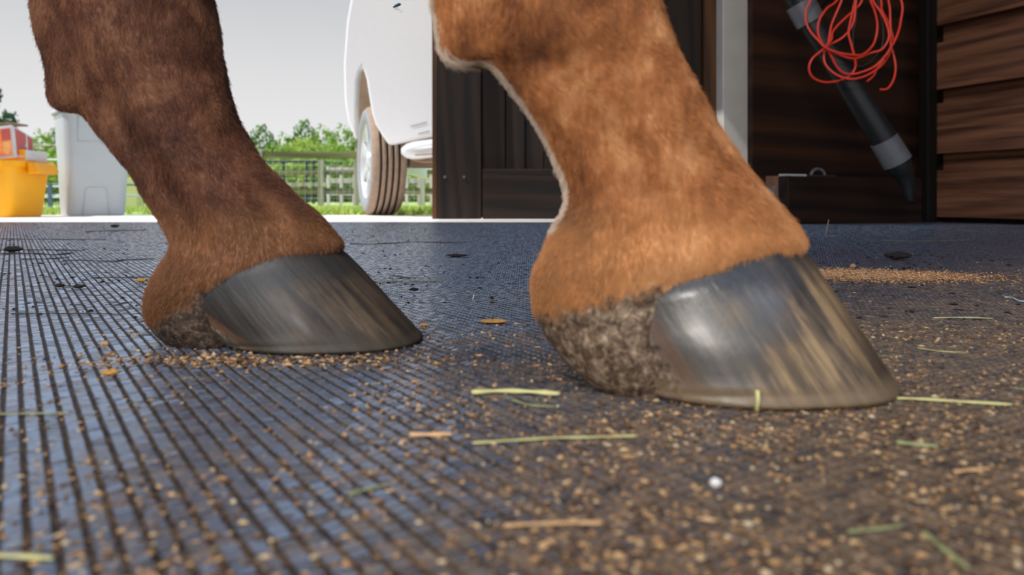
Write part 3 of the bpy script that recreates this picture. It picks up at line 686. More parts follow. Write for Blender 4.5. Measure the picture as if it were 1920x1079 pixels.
# low hedge under the tree line
nh = 26000; hx_ = RNG.uniform(-30, 8, nh); hy_ = RNG.uniform(38, 42, nh); hz_ = -.08 + RNG.random(nh) * 2.5 * (1 + .25 * np.sin(hx_ * 1.7))
c_ = np.stack([hx_, hy_, hz_], 1); u = RNG.normal(0, 1, (nh, 3)); u /= np.linalg.norm(u, axis=1)[:, None]; v_ = np.cross(u, RNG.normal(0, 1, (nh, 3))); v_ /= np.linalg.norm(v_, axis=1)[:, None]
vs = np.stack([c_ - u * .11 - v_ * .07, c_ + u * .11 - v_ * .07, c_ + u * .11 + v_ * .07, c_ - u * .11 + v_ * .07], 1).reshape(-1, 3)
o = fastmesh('hedge', vs, np.arange(nh * 4).reshape(-1, 4), [M['leaf_yel']]); tag(o, 'continuous low green undergrowth along the far field edge', 'hedge', None, 'stuff')

# ---------------------------------------------------------------- fly in the air
fx = P(745, 13, 1.3); s_ = 1.3 / F
fl = thing('fly', 'small blue-black fly hovering in the air against the sky', 'fly', fx)
mb = MB(); mb.tube([(fx[0] - 8 * s_, fx[1], fx[2] - 1 * s_), (fx[0] - 3 * s_, fx[1], fx[2] + 2 * s_), (fx[0] + 4 * s_, fx[1], fx[2] + 5 * s_), (fx[0] + 7 * s_, fx[1], fx[2] + 5 * s_)], [1.0 * s_, 2.6 * s_, 2.8 * s_, .8 * s_], 10); part(mb, 'fly_body', M['flyblue'], fl, smooth=True)
for q_ in ((1, -3, 9, -10), (-5, -3, 1, -5)):
    mb = MB(); mb.tube([(fx[0], fx[1] + .001, fx[2] + 1 * s_), (fx[0] + q_[0] * s_, fx[1] + .002, fx[2] + q_[1] * s_), (fx[0] + q_[2] * s_, fx[1] + .003, fx[2] + q_[3] * s_)], [.6 * s_, 2.4 * s_, 1 * s_], 8, flat=.15); part(mb, 'wing', M['flywing'], fl)

# ---------------------------------------------------------------- the horse
YN, YF = .395, .515
def sec(pb, pf, Y, dep, groove=.0, tail=0):
    b_ = np.array(P(*pb, Y)); f_ = np.array(P(*pf, Y)); return np.concatenate([b_, f_, [dep, groove, tail]])
near = [sec((1185, 752), (1250, 745), YN, .020), sec((1110, 722), (1270, 710), YN, .029), sec((1046, 662), (1290, 650), YN, .034), sec((1006, 600), (1320, 580), YN, .037),
    sec((998, 555), (1460, 510), YN, .0405), sec((1002, 513), (1496, 457), YN, .0436), sec((1018, 478), (1488, 430), YN, .041, .04), sec((1040, 435), (1462, 397), YN, .038, .08),
    sec((1060, 395), (1428, 358), YN, .036, .12, 0), sec((1062, 360), (1398, 323), YN, .035, .14, 0), sec((1045, 310), (1362, 270), YN, .035, .14, 0), sec((1018, 250), (1328, 220), YN, .036, .12, 0),
    sec((984, 198), (1302, 180), YN, .037, .10, 0), sec((944, 148), (1280, 132), YN, .0375, .10, 0), sec((905, 114), (1262, 98), YN, .038, .08, .1), sec((852, 116), (1252, 76), YN, .039, .06, .5),
    sec((826, 96), (1242, 50), YN, .040, .04, .6), sec((820, 48), (1232, 18), YN, .040, .04, .5), sec((814, 0), (1220, -22), YN, .040, .04, .3), sec((832, -70), (1200, -80), YN, .038, .04, .3), sec((890, -160), (1165, -170), YN, .033, .06, .3)]
far = [sec((405, 664), (450, 656), YF, .018), sec((360, 657), (480, 635), YF, .026), sec((318, 642), (490, 610), YF, .031), sec((290, 615), (510, 575), YF, .035),
    sec((278, 578), (590, 520), YF, .0395), sec((287, 535), (638, 466), YF, .0424), sec((305, 500), (628, 441), YF, .040, .04), sec((325, 468), (592, 401), YF, .037, .1),
    sec((322, 442), (560, 377), YF, .0355, .14), sec((306, 416), (530, 349), YF, .035, .16), sec((290, 392), (502, 317), YF, .035, .16), sec((262, 341), (468, 273), YF, .036, .14),
    sec((222, 281), (440, 222), YF, .037, .12), sec((182, 232), (425, 176), YF, .038, .10), sec((150, 209), (414, 132), YF, .039, .08), sec((112, 206), (406, 92), YF, .040, .06, .5),
    sec((92, 184), (400, 58), YF, .041, .05, .6), sec((90, 128), (395, 20), YF, .042, .05, .5), sec((72, 72), (389, -14), YF, .042, .05, .3), sec((60, 8), (380, -60), YF, .040, .05), sec((68, -60), (362, -120), YF, .036, .05), sec((100, -140), (325, -190), YF, .032, .06)]
def up(x, Y, z, a, b): return np.array([x - a, Y, z, x + a, Y, z, b, .03, 0])
near += [up(.012, .397, .30, .031, .029), up(.01, .40, .38, .036, .034), up(.012, .40, .44, .05, .046), up(.008, .40, .50, .046, .042), up(.0, .40, .60, .052, .046), up(-.02, .402, .74, .075, .06), up(-.06, .405, .90, .11, .075)]
far += [up(-.262, .515, .30, .031, .029), up(-.262, .515, .38, .036, .034), up(-.26, .515, .44, .05, .046), up(-.258, .515, .50, .046, .042), up(-.25, .515, .60, .052, .046), up(-.235, .513, .74, .075, .06), up(-.20, .51, .90, .11, .075)]
NR = 96
def legrings(secs, n, seed, sgn):
    base = np.zeros((n, NR, 3)); rad_ = np.zeros((n, NR, 3)); S_ = crom(secs, n)
    for j, s_ in enumerate(S_):
        b_, f_, dep, gr, tail = s_[0:3], s_[3:6], s_[6], s_[7], s_[8]
        c_ = (b_ + f_) / 2; u = (f_ - b_) / 2; L = np.linalg.norm(u)
        zg = min(1, max(0, (c_[2] - .115) / .03)); wgt = min(1, max(0, (2 * L - .086) / .014)) * zg if c_[2] < .3 else 0
        for k in range(NR):
            a = 2 * math.pi * k / NR; ca, sa = math.cos(a), math.sin(a)
            prof = 1 - gr * 1.5 * math.exp(-((ca + .38) / .2) ** 2) - .12 * max(0, -ca) ** 2 + .05 * math.exp(-((ca - .1) / .35) ** 2)
            if wgt > 0:
                s_f = (1 - ca) * L; q1 = math.sqrt(max(0, 1 - (2 * s_f / .09 - 1) ** 2)) if s_f < .09 else 0
                full_ = max(.05, abs(sa)); q2 = .6 * full_; prof *= (1 - wgt) + wgt * (q1 ** 4 + q2 ** 4) ** .25 / full_
            p = c_ + u * math.copysign(abs(ca) ** .94, ca); y_ = dep * math.copysign(abs(sa) ** .9, sa) * prof
            base[j, k] = (p[0], p[1] + sgn * y_, p[2]); rad_[j, k] = (u[0] / L * ca, sgn * sa, u[2] / L * ca)
    sm = base.copy()
    for _ in range(70): sm[1:-1] = .25 * sm[:-2] + .5 * sm[1:-1] + .25 * sm[2:]
    sm2 = base.copy()
    for _ in range(5): sm2[1:-1] = .25 * sm2[:-2] + .5 * sm2[1:-1] + .25 * sm2[2:]
    ck = np.abs(np.cos(2 * np.pi * np.arange(NR) / NR))[None, :, None]; zm = base[:, :, 2].mean(1)[:, None, None]
    w_ = np.clip((zm - .10) / .03, 0, 1) * np.clip((.97 - ck) / .25, 0, 1) ** .7; base = sm2 * (1 - w_) + sm * w_
    out = []
    for j in range(n):
        ring = []
        for k in range(NR):
            q_ = Vector(base[j, k]); rd = Vector(rad_[j, k]).normalized(); edge = abs(math.cos(2 * math.pi * k / NR)) > .93
            nn = noise.noise(q_ * 28 + Vector((seed, 0, 0))) * .0026 + noise.noise(q_ * 70 + Vector((0, seed, 0))) * .0010 + noise.noise(q_ * 160) * .00035
            ring.append(q_ + rd * nn * (.35 if edge and q_.z < .28 else 1))
        out.append(ring)
    return out
rn = legrings(near, 190, 3.1, 1); rf = legrings(far, 190, 8.7, -1)
# chest bridge between the two legs, above the frame
def bridge(x, Y, z, a, b, tx):
    T_ = Vector((0, math.sin(tx), math.cos(tx))); V_ = Vector((0, math.cos(tx), -math.sin(tx)))
    return [Vector((x, Y, z)) + Vector((1, 0, 0)) * a * math.cos(2 * math.pi * k / NR) + V_ * b * math.sin(2 * math.pi * k / NR) for k in range(NR)]
mid = [bridge(-.10, .41, 1.02, .16, .09, .3), bridge(-.13, .43, 1.12, .19, .11, .9), bridge(-.13, .457, 1.16, .20, .12, math.pi / 2), bridge(-.13, .485, 1.12, .19, .11, math.pi - .9), bridge(-.16, .505, 1.02, .16, .09, math.pi - .3)]
rings = rn + mid + rf[::-1]
mb = MB(); mb.loft([[tuple(q_) for q_ in r_] for r_ in rings])

def coatmat(name, hair):
    t = NT(name); v = t.coord(); x, y, z = t.sep(v)[0:3]
    n1 = t.noise(v, 22, 3, .55, .6); n2 = t.noise(t.coord((1, 1, .45)), 55, 4, .6); n3 = t.noise(t.coord((300, 300, 90), (0, math.radians(35), 0)), 1, 3)
    f = t.math('ADD', t.math('ADD', t.math('MULTIPLY', n1, .80), t.math('MULTIPLY', n2, .30)), t.math('SUBTRACT', t.math('MULTIPLY', n3, .26), .08))
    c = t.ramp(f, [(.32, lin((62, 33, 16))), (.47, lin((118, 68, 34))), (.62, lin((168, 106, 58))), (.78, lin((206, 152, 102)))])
    cshade = t.ramp(f, [(.32, lin((38, 20, 12))), (.47, lin((68, 37, 22))), (.62, lin((98, 58, 37))), (.78, lin((134, 90, 62)))])  # same coat on the far leg, its shade painted in as darker tones
    isfar = t.sstep(y, .45, .462); c = t.mix(isfar, c, cshade)
    sandy = t.math('MULTIPLY', t.sstep(z, .098, .070), t.math('SUBTRACT', .55, t.math('MULTIPLY', isfar, .35))); c = t.mix(sandy, c, lin((196, 138, 84)))
    # paler, sandier hair just above the hoof
    # dirt caked on the heel bulbs: below a slanting line behind the hoof
    hx = t.math('SUBTRACT', x, t.math('MULTIPLY', isfar, -.2545)) ; hx = t.math('ADD', x, t.math('MULTIPLY', isfar, .235))
    nn = t.noise(v, 110, 5, .7)
    ln = t.math('MINIMUM', t.math('ADD', t.math('MULTIPLY', hx, .36), .030), .0525)
    lf = t.math('MINIMUM', t.math('ADD', t.math('MULTIPLY', hx, .63), .003), .043)
    line = t.math('ADD', t.math('MULTIPLY', ln, t.math('SUBTRACT', 1, isfar)), t.math('MULTIPLY', lf, isfar))
    m = t.sstep(t.math('ADD', t.math('SUBTRACT', z, line), t.math('MULTIPLY', t.math('SUBTRACT', nn, .5), .03)), .004, -.005)
    n5 = t.noise(v, 210, 6, .75, .5)
    dc = t.ramp(n5, [(.32, lin((34, 26, 20))), (.46, lin((88, 70, 54))), (.58, lin((140, 118, 94))), (.7, lin((190, 172, 150)))])
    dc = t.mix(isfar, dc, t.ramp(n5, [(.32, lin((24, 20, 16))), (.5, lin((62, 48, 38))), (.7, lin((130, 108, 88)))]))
    c = t.mix(m, c, dc)
    if not hair: t.bump(t.math('ADD', t.math('MULTIPLY', t.noise(v, 240, 4, .7), 1), n3), .0014)
    return t.set(c, .6 if not hair else .5, spec=.3)
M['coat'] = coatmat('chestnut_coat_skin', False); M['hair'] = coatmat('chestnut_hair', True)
t = NT('rimlit_feather_hair'); M['hairrim'] = t.set(lin((206, 184, 162)), .6)  # pale feathering with the sky's rim light painted into its colour

horse = mb.build('horse', M['coat'], smooth=True); tag(horse, 'two chestnut horse legs with dark hooves standing on the black rubber mat', 'horse')

# hair strands laid along the leg, pointing down
def hair(rgs, count, zmax, rowlo, length, name, mat, rad, sel=None, lift=.22, dens=None):
    R_ = np.array([[tuple(q_) for q_ in r_] for r_ in rgs]); nrow = len(R_)
    zc = R_[:, :, 2].mean(1); hi = max(i for i in range(nrow) if zc[i] < zmax)
    i = RNG.uniform(rowlo, hi, count); k_ = RNG.uniform(0, NR, count)
    if sel is not None: k_ = (sel(RNG.random(count)) % NR)
    i0 = i.astype(int); fi = (i - i0)[:, None]; k0 = k_.astype(int) % NR; fk = (k_ - np.floor(k_))[:, None]; k1 = (k0 + 1) % NR; i1 = i0 + 1
    p = (R_[i0, k0] * (1 - fk) + R_[i0, k1] * fk) * (1 - fi) + (R_[i1, k0] * (1 - fk) + R_[i1, k1] * fk) * fi
    dn = R_[i0, k0] - R_[i1, k0]; dn /= np.linalg.norm(dn, axis=1)[:, None]
    cen = R_[i0].mean(1); dk = R_[i0, k1] - R_[i0, k0]; nr = np.cross(dk, dn); nr /= np.linalg.norm(nr, axis=1)[:, None]
    sg = np.sign(((p - cen) * nr).sum(1)); nr *= sg[:, None]
    jit = RNG.normal(0, .16, (count, 3))
    sw = np.array([(noise.noise(Vector(q_) * 45) * .55) for q_ in p])[:, None] * np.array((1, 0, .3))
    d = dn + nr * lift + jit + sw; d /= np.linalg.norm(d, axis=1)[:, None]
    Ls = length * RNG.uniform(.6, 1.25, count)[:, None]
    P0 = p - nr * .0004; P1 = p + d * Ls * .5; P2 = p + (d * 1.0 - nr * lift * .55) * Ls
    return P0, P1, P2
def curves_obj(name, sets, mat, rad, parent):
    P0 = np.vstack([s_[0] for s_ in sets]); P1 = np.vstack([s_[1] for s_ in sets]); P2 = np.vstack([s_[2] for s_ in sets]); n_ = len(P0)
    hc = bpy.data.hair_curves.new(name); hc.add_curves([3] * n_)
    pos = np.stack([P0, P1, P2], 1).astype(np.float32).ravel(); hc.attributes['position'].data.foreach_set('vector', pos)
    ra = hc.attributes.get('radius') or hc.attributes.new('radius', 'FLOAT', 'POINT')
    ra.data.foreach_set('value', np.tile(np.array([rad, rad * .85, rad * .25], np.float32), n_))
    hc.materials.append(mat); o = bpy.data.objects.new(name, hc); COL.objects.link(o); o.parent = parent; tag(o, kind='stuff'); return o
def cut(st, lo):
    """no hair on the caked heel or under the hoof"""
    P0, P1, P2 = st; fr_ = P0[:, 1] > .455; hx = P0[:, 0] + np.where(fr_, .235, 0); nz = RNG.normal(0, .004, len(P0))
    ln = np.where(fr_, np.minimum(.003 + .63 * hx, .043), np.minimum(.030 + .36 * hx, .0525))
    k_ = (P0[:, 2] + nz) > ln; return P0[k_], P1[k_], P2[k_]
nlo = int(190 * 3.4 / (len(near) - 1)); flo = int(190 * 3.4 / (len(far) - 1))
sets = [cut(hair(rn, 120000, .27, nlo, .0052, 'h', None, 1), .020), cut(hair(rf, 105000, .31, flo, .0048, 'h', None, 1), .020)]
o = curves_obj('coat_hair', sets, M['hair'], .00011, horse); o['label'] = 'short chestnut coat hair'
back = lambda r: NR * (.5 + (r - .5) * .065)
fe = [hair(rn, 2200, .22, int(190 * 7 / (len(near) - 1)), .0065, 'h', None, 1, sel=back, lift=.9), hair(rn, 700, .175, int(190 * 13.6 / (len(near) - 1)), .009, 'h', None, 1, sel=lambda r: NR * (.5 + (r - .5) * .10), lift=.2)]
o = curves_obj('rimlit_hair', fe, M['hairrim'], .0001, horse); o['label'] = 'longer pale hair on the back of the near pastern with painted rim light'

# hooves
def hoofmat(name, far_):
    t = NT(name); v = t.coord(); x, y, z = t.sep(v)[0:3]
    an = math.radians(-57 if not far_ else -48)
    # u runs down the wall, striations follow it
    m = t.coord((1, 1, 1), (0, 0, 0)); rot = t.n('ShaderNodeVectorRotate', rotation_type='Y_AXIS'); t.l(m, rot.inputs[0]); rot.inputs['Angle'].default_value = an
    mp = t.n('ShaderNodeMapping'); mp.inputs['Scale'].default_value = (9, 130, 190); t.l(rot.outputs[0], mp.inputs[0])
    st = t.noise(mp.outputs[0], 1, 5, .65); big = t.noise(v, 32, 3); fine = t.noise(v, 260, 4, .7)
    f = t.math('ADD', t.math('MULTIPLY', st, .7), t.math('MULTIPLY', big, .35))
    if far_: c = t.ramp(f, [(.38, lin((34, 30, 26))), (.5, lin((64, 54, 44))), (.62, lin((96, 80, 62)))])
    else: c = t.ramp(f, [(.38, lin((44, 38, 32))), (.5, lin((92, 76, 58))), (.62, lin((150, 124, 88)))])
    # darker, greyer horn towards the heel side, and a dark coronary band
    hx = t.math('ADD', x, .235 if far_ else 0.0); back_ = t.sstep(t.math('ADD', hx, t.math('MULTIPLY', t.math('SUBTRACT', big, .5), .05)), .125 if not far_ else .12, .095)
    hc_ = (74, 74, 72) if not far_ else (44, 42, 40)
    c = t.mix(t.math('MULTIPLY', back_, .8), c, t.ramp(st, [(.3, lin(tuple(q_ * .7 for q_ in hc_))), (.7, lin(hc_))]))
    top_ = t.sstep(t.math('ADD', t.math('ADD', z, t.math('MULTIPLY', hx, -.16)), t.math('MULTIPLY', t.math('SUBTRACT', fine, .5), .012)), .028 if not far_ else .016, .042 if not far_ else .03)
    c = t.mix(t.math('MULTIPLY', top_, .75), c, lin((44, 44, 44)))
    # caked dirt behind the heel line and mud tide along the ground
    hl = t.math('ADD', t.math('ADD', hx, t.math('MULTIPLY', z, .64 if not far_ else 1.6)), t.math('MULTIPLY', t.math('SUBTRACT', fine, .5), .012))
    dm = t.sstep(hl, .085, .077); sm = t.math('MULTIPLY', t.sstep(hl, .078, .083), t.sstep(hl, .092, .087)); c = t.mix(t.math('MULTIPLY', sm, .7 if far_ else .45), c, t.mix(fine, lin((70, 44, 32)), lin((140, 98, 70))))
    dc = t.ramp(fine, [(.35, lin((48, 36, 28))), (.52, lin((104, 84, 66))), (.7, lin((168, 146, 122)))])
    c = t.mix(dm, c, dc)
    gm = t.sstep(t.math('ADD', z, t.math('MULTIPLY', t.math('SUBTRACT', big, .5), .01)), .013, .006)
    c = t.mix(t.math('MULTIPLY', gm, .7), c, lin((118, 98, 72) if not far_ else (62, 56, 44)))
    rough = t.math('ADD', .34 if not far_ else .5, t.math('MULTIPLY', t.math('MAXIMUM', dm, t.math('MULTIPLY', t.math('SUBTRACT', 1, back_), .28)), .6))
    hgt = t.math('ADD', t.math('MULTIPLY', st, .6), t.math('MULTIPLY', fine, t.math('ADD', .15, dm)))
    t.bump(hgt, .0012, .8)
    t.b.inputs['Coat Weight'].default_value = .6 if not far_ else .15; t.b.inputs['Coat Roughness'].default_value = .24; t.b.inputs['Coat IOR'].default_value = 1.75
    gl = t.math('MULTIPLY', t.math('MULTIPLY', back_, t.math('SUBTRACT', 1, dm)), 1.0 if not far_ else .15); gl = t.math('MULTIPLY', gl, t.math('SUBTRACT', 1, top_)); t.l(t.math('MULTIPLY', gl, t.math('SUBTRACT', 1, gm)), t.b.inputs['Coat Weight'])
    return t.set(c, rough, spec=.5)
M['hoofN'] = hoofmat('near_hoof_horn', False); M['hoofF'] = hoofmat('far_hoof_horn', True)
M['sole'] = plain('hoof_sole', (84, 72, 58), .9, var=.3, scale=200)

def hoof(toeT, heelT, toeB, heelB, bT, bB, Yc, mat, lab, seed, drop):
    """toe/heel points (x, z) of the coronet and of the ground ring; half widths"""
    N_ = 120; rings = []
    lev = [(-.05, .95), (0, .975), (.04, .992), (.10, .998), (.22, 1.0), (.35, 1.0), (.47, 1.002), (.6, 1.004), (.72, 1.006), (.82, 1.010), (.885, 1.014), (.91, 1.004), (.93, 1.014), (.97, 1.016), (.995, 1.008), (1.0, .985)]
    for t_, sc_ in lev:
        tx, tz = toeT[0] + (toeB[0] - toeT[0]) * t_, toeT[1] + (toeB[1] - toeT[1]) * t_
        hx, hz_ = heelT[0] + (heelB[0] - heelT[0]) * t_, heelT[1] + (heelB[1] - heelT[1]) * t_
        b_ = bT + (bB - bT) * t_; ring = []
        for k in range(N_):
            a = 2 * math.pi * k / N_; ca, sa = math.cos(a), math.sin(a)
            s_ = (1 + math.copysign(abs(ca) ** .92, ca) * sc_) / 2
            x_ = hx + (tx - hx) * s_
            z_ = hz_ + (tz - hz_) * s_ + drop * (1 - t_) * math.sin(math.pi * min(1, max(0, s_))) * .9
            yw = b_ * sc_ * math.copysign(abs(sa) ** .86, sa) * (1 - .10 * max(0, -ca) ** 2)
            q_ = Vector((x_, Yc + yw, z_)); rad = Vector((ca, sa, 0))
            q_ += rad * (noise.noise(Vector((ca * 2, sa * 2, t_ * 3 + seed))) * .0012 + noise.noise(Vector((ca * 1.5, sa * 1.5, t_ * 26 + seed))) * .00035)
            q_.z = max(q_.z, .0012 + (noise.noise(Vector((ca * 3, sa * 3, seed))) + .4) * .0010 if t_ >= .98 else q_.z)
            ring.append(tuple(q_))
        rings.append(ring)
    mb = MB(); mb.loft(rings, caps=False)
    o = mb.build('hoof', mat, horse, smooth=True); o['label'] = lab
    last = rings[-1]; cxm = sum(q_[0] for q_ in last) / N_
    mb = MB(); mb.loft([last, [((q_[0] - cxm) * .8 + cxm, (q_[1] - Yc) * .8 + Yc, q_[2] + .0015) for q_ in last], [((q_[0] - cxm) * .1 + cxm, (q_[1] - Yc) * .1 + Yc, q_[2] + .006) for q_ in last]])
    mb.build('sole', M['sole'], o, smooth=True)
    return o
hn = hoof((.1425, .0672), (.034, .037), (.1855, .0015), (.056, .0015), .0455, .053, YN, M['hoofN'], 'near dark hoof with a pale shine and mud caked heel', 1.0, .006)
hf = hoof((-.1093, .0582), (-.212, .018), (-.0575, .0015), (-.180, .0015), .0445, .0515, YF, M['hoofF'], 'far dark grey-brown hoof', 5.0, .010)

# ---------------------------------------------------------------- litter on the mat
ZT = .0006
def strip(name, mat, pts, wpx, label, cat, group=None, thick=.35, lift=0.0, upto=None):
    """hay stem: points are photo pixels on the mat; width in pixels at that distance"""
    W_ = [list(G(x_, y_, ZT)) for x_, y_ in pts]
    if upto: 
        for q_, dz_ in zip(W_, upto): q_[2] += dz_
    Ym = sum(q_[1] for q_ in W_) / len(W_); r_ = wpx * Ym / F / 2
    for q_ in W_: q_[2] += r_ * thick + .0002
    n_ = max(6, len(W_) * 5); c_ = [tuple(q_) for q_ in crom(W_, n_)]
    rad = [r_ * (.8 + .2 * math.sin(i * .9)) * (.75 if i in (0, n_ - 1) else 1) for i in range(n_)]
    mb = MB(); mb.tube(c_, rad, 8, flat=thick); o = mb.build(name, M[mat], smooth=True, loc=c_[n_ // 2]); return tag(o, label, cat, group)
HG = 'bits of hay on the mat'
strip('hay_piece', 'hay', [(884, 742), (940, 739), (1000, 741), (1050, 745)], 17, 'thick pale green hay stem left of the near hoof', 'hay', HG, .6)
strip('hay_piece', 'hay_green', [(960, 752), (995, 762), (1040, 765)], 8, 'thin stem just under the thick pale green one', 'hay', HG)
strip('straw_piece', 'straw', [(768, 821), (810, 821), (847, 820)], 14, 'short tan straw piece in the middle foreground', 'straw', HG, .7)
strip('hay_piece', 'hay', [(885, 834), (960, 829), (1040, 824), (1110, 823), (1196, 820)], 11, 'long wavy pale hay stem below the near hoof heel', 'hay', HG)
strip('hay_piece', 'straw', [(944, 990), (1010, 986), (1080, 984), (1130, 985)], 15, 'blurred pinkish straw in the near middle foreground', 'straw', HG)
strip('hay_piece', 'hay_green', [(655, 930), (685, 921), (722, 912)], 12, 'blurred green blade in the left middle foreground', 'hay', HG)
strip('hay_piece', 'hay', [(1643, 750), (1720, 752), (1800, 757), (1898, 763)], 10, 'long pale stem right of the near hoof toe', 'hay', HG, .6)
strip('hay_piece', 'hay_green', [(1680, 834), (1715, 838), (1758, 842)], 13, 'short green stem below the long pale one on the right', 'hay', HG, .6)
strip('straw_piece', 'straw', [(1788, 888), (1820, 885), (1855, 882)], 14, 'short tan piece at the right in the foreground', 'straw', HG)
strip('hay_piece', 'hay_green', [(1590, 1001), (1640, 996), (1695, 988)], 14, 'blurred green blade in the right foreground', 'hay', HG)
strip('hay_piece', 'hay_green', [(1730, 1002), (1765, 1030), (1815, 1070)], 18, 'slanting blurred green blade at the bottom right', 'hay', HG)
strip('hay_piece', 'hay', [(-30, 1046), (40, 1048), (100, 1052)], 20, 'blurred pale green stem at the bottom left corner', 'hay', HG)
strip('hay_piece', 'hay_green', [(-20, 779), (60, 778), (132, 776)], 8, 'thin greenish stem at the left edge of the mat', 'hay', HG)
strip('hay_piece', 'hay', [(1750, 598), (1800, 597), (1862, 599)], 6, 'flat yellow-green stem on the mat at far right', 'hay', HG)
strip('hay_piece', 'hay', [(1720, 654), (1760, 660), (1812, 663)], 5, 'thin pale stem right of the hoof, behind the long one', 'hay', HG)
strip('hay_piece', 'hay_green', [(1560, 660), (1620, 669), (1700, 668)], 4, 'faint green stem behind the near hoof toe', 'hay', HG)
strip('hay_piece', 'hay_green', [(1650, 451), (1720, 453), (1830, 450)], 2.6, 'long thin yellowish stem near the beam', 'hay', HG)
strip('hay_piece', 'hay_green', [(1900, 730), (1925, 732)], 8, 'green stem end at the right edge', 'hay', HG)
strip('hay_piece', 'hay_green', [(692, 528), (720, 531), (760, 529), (835, 529)], 4.5, 'long dark green stem between the hooves', 'hay', HG, .6)
strip('hay_piece', 'twine', [(712, 541), (740, 546), (790, 549)], 2.4, 'thin pale curved stem under the dark green one', 'hay', HG, .8)
strip('hay_piece', 'stem_dark', [(735, 518), (755, 521), (780, 524)], 2.4, 'thin dark stem behind the dark green one', 'hay', HG, .8)
strip('twine_piece', 'twine', [(1883, 559), (1898, 560), (1910, 566), (1924, 567)], 5, 'pale blue twine scrap at the right edge', 'twine', None, .5)
strip('hay_piece', 'straw', [(1530, 521), (1580, 520), (1640, 519)], 2.2, 'thin brown stem lying on the sawdust', 'straw', HG, .8)
for (pts, w_, lab_) in [(([0, 470], [110, 470], [155, 471]), 2.2, 'dark stem beside the mud clod at the left'), (([0, 478], [60, 477], [100, 479], [140, 476]), 3, 'crooked dark stem below the left mud clod'),
    (([115, 491], [150, 489], [180, 491], [230, 491]), 2.2, 'dark stem lying midway between clod and far leg'), (([218, 490], [255, 488], [290, 487]), 2.6, 'dark stem ending close to the far leg'),
    (([170, 522], [230, 522], [300, 521]), 2.4, 'reddish brown stem touching the far heel'), (([0, 449], [90, 450], [200, 450]), 1.8, 'long dark stem behind the mud clod'),
    (([160, 436], [200, 434], [275, 433]), 2.0, 'thin dark stem close to the slab'), (([20, 590], [100, 590], [210, 590]), 2.6, 'faint dark stem left of the far heel'), 
    (([655, 458], [700, 459], [780, 455], [870, 457]), 2.0, 'long dark stem between the legs near the slab'), (([40, 487], [90, 487], [130, 484]), 2.4, 'dark mossy stem below the left clod')]:
    strip('dark_twig', 'stem_dark', [tuple(p_) for p_ in pts], w_, lab_, 'stem', 'dark stems on the mat', .9)
# upright pieces
def stick(name, mat, a, b, Y, r_, label, cat, group=None):
    p0 = P(*a, Y); p1 = P(*b, Y); m_ = ((p0[0] + p1[0]) / 2 + .0004, Y, (p0[2] + p1[2]) / 2); mb = MB(); mb.tube([p0, m_, p1], r_, 8, flat=.5)
    o = mb.build(name, M[mat], smooth=True, loc=p0); return tag(o, label, cat, group)
stick('hay_piece', 'hay', (1420, 732), (1418, 770), .342, .0018, 'short pale stem standing against the near hoof rim', 'hay', HG)
stick('hay_piece', 'straw', (1554, 412), (1547, 443), 1.98, .0012, 'thin upright stem in front of the dark beam', 'hay', HG)
strip('hay_piece', 'twine', [(1546, 442), (1560, 443), (1576, 443)], 2.2, 'tiny pale stem at the foot of the upright one', 'hay', HG)
# clods, chips
def clod(name, mat, x_, y_, wpx, hpx, label, cat, group=None, seed=0):
    g = G(x_, y_, ZT); sx, sz = wpx * g[1] / F / 2, hpx * g[1] / F; N_ = 14; rings = []
    for j in range(8):
        ph = math.pi * (j + .001) / 7.002; rings.append([(g[0] + sx * math.sin(ph) * math.cos(a) * (1 + .45 * noise.noise(Vector((math.cos(a) * 1.8, math.sin(a) * 1.8, ph * 2 + seed)))), g[1] + sx * .7 * math.sin(ph) * math.sin(a), g[2] + sz * .5 + sz * .55 * -math.cos(ph) * (1 + .9 * noise.noise(Vector((math.cos(a) * 3, math.sin(a) * 3 + ph, seed)))) ) for a in [2 * math.pi * k / N_ for k in range(N_)]])
    zmin = min(q_[2] for r_ in rings for q_ in r_); rings = [[(q_[0], q_[1], q_[2] - zmin + ZT) for q_ in r_] for r_ in rings]
    mb = MB(); mb.loft(rings); o = mb.build(name, M[mat], smooth=False, loc=g); return tag(o, label, cat, group)
clod('mud_clod', 'debris', 24, 473, 36, 8, 'black mud clod at the left edge of the mat', 'clod', None, 1)
clod('mud_clod', 'debris', 1684, 488, 52, 11, 'dark mud clod on the mat behind the sawdust', 'clod', None, 2)
clod('mud_clod', 'debris', 112, 540, 20, 6, 'small dark clod left of the far fetlock', 'clod', None, 3)
clod('mud_clod', 'debris', 148, 541, 24, 5, 'flat dark clod close to the small one left of the far heel', 'clod', None, 4)
clod('mud_clod', 'debris', 215, 427, 16, 4, 'dark lump near the slab below the grey bin', 'clod', None, 5)
clod('mud_clod', 'debris', 856, 482, 40, 4, 'flat dark crumb of mud between the legs', 'clod', None, 6)
clod('mud_clod', 'debris', 776, 547, 18, 5, 'small brown clod right of the far coronet', 'clod', None, 7)
clod('mud_clod', 'leafdry', 207, 706, 36, 9, 'brown muddy lump left of the far hoof in the foreground', 'clod', None, 8)
clod('pebble', 'chip', 197, 651, 14, 8, 'small tan pebble left of the far heel', 'pebble', None, 9)
clod('pebble', 'cardwhite', 1342, 916, 22, 13, 'small white pebble in the right foreground', 'pebble', None, 10)
clod('wood_chip', 'leafdry', 266, 530, 20, 6, 'yellow-brown leaf scrap beside the far heel', 'chip', None, 11)
clod('wood_chip', 'chip', 1599, 505, 11, 7, 'small square wood chip behind the sawdust', 'chip', None, 12)
clod('wood_chip', 'chip', 796, 614, 18, 6, 'orange-tan chip at the tip of the far hoof', 'chip', None, 13)
clod('wood_chip', 'chip', 1300, 752, 16, 9, 'tan chip under the near hoof', 'chip', None, 14)
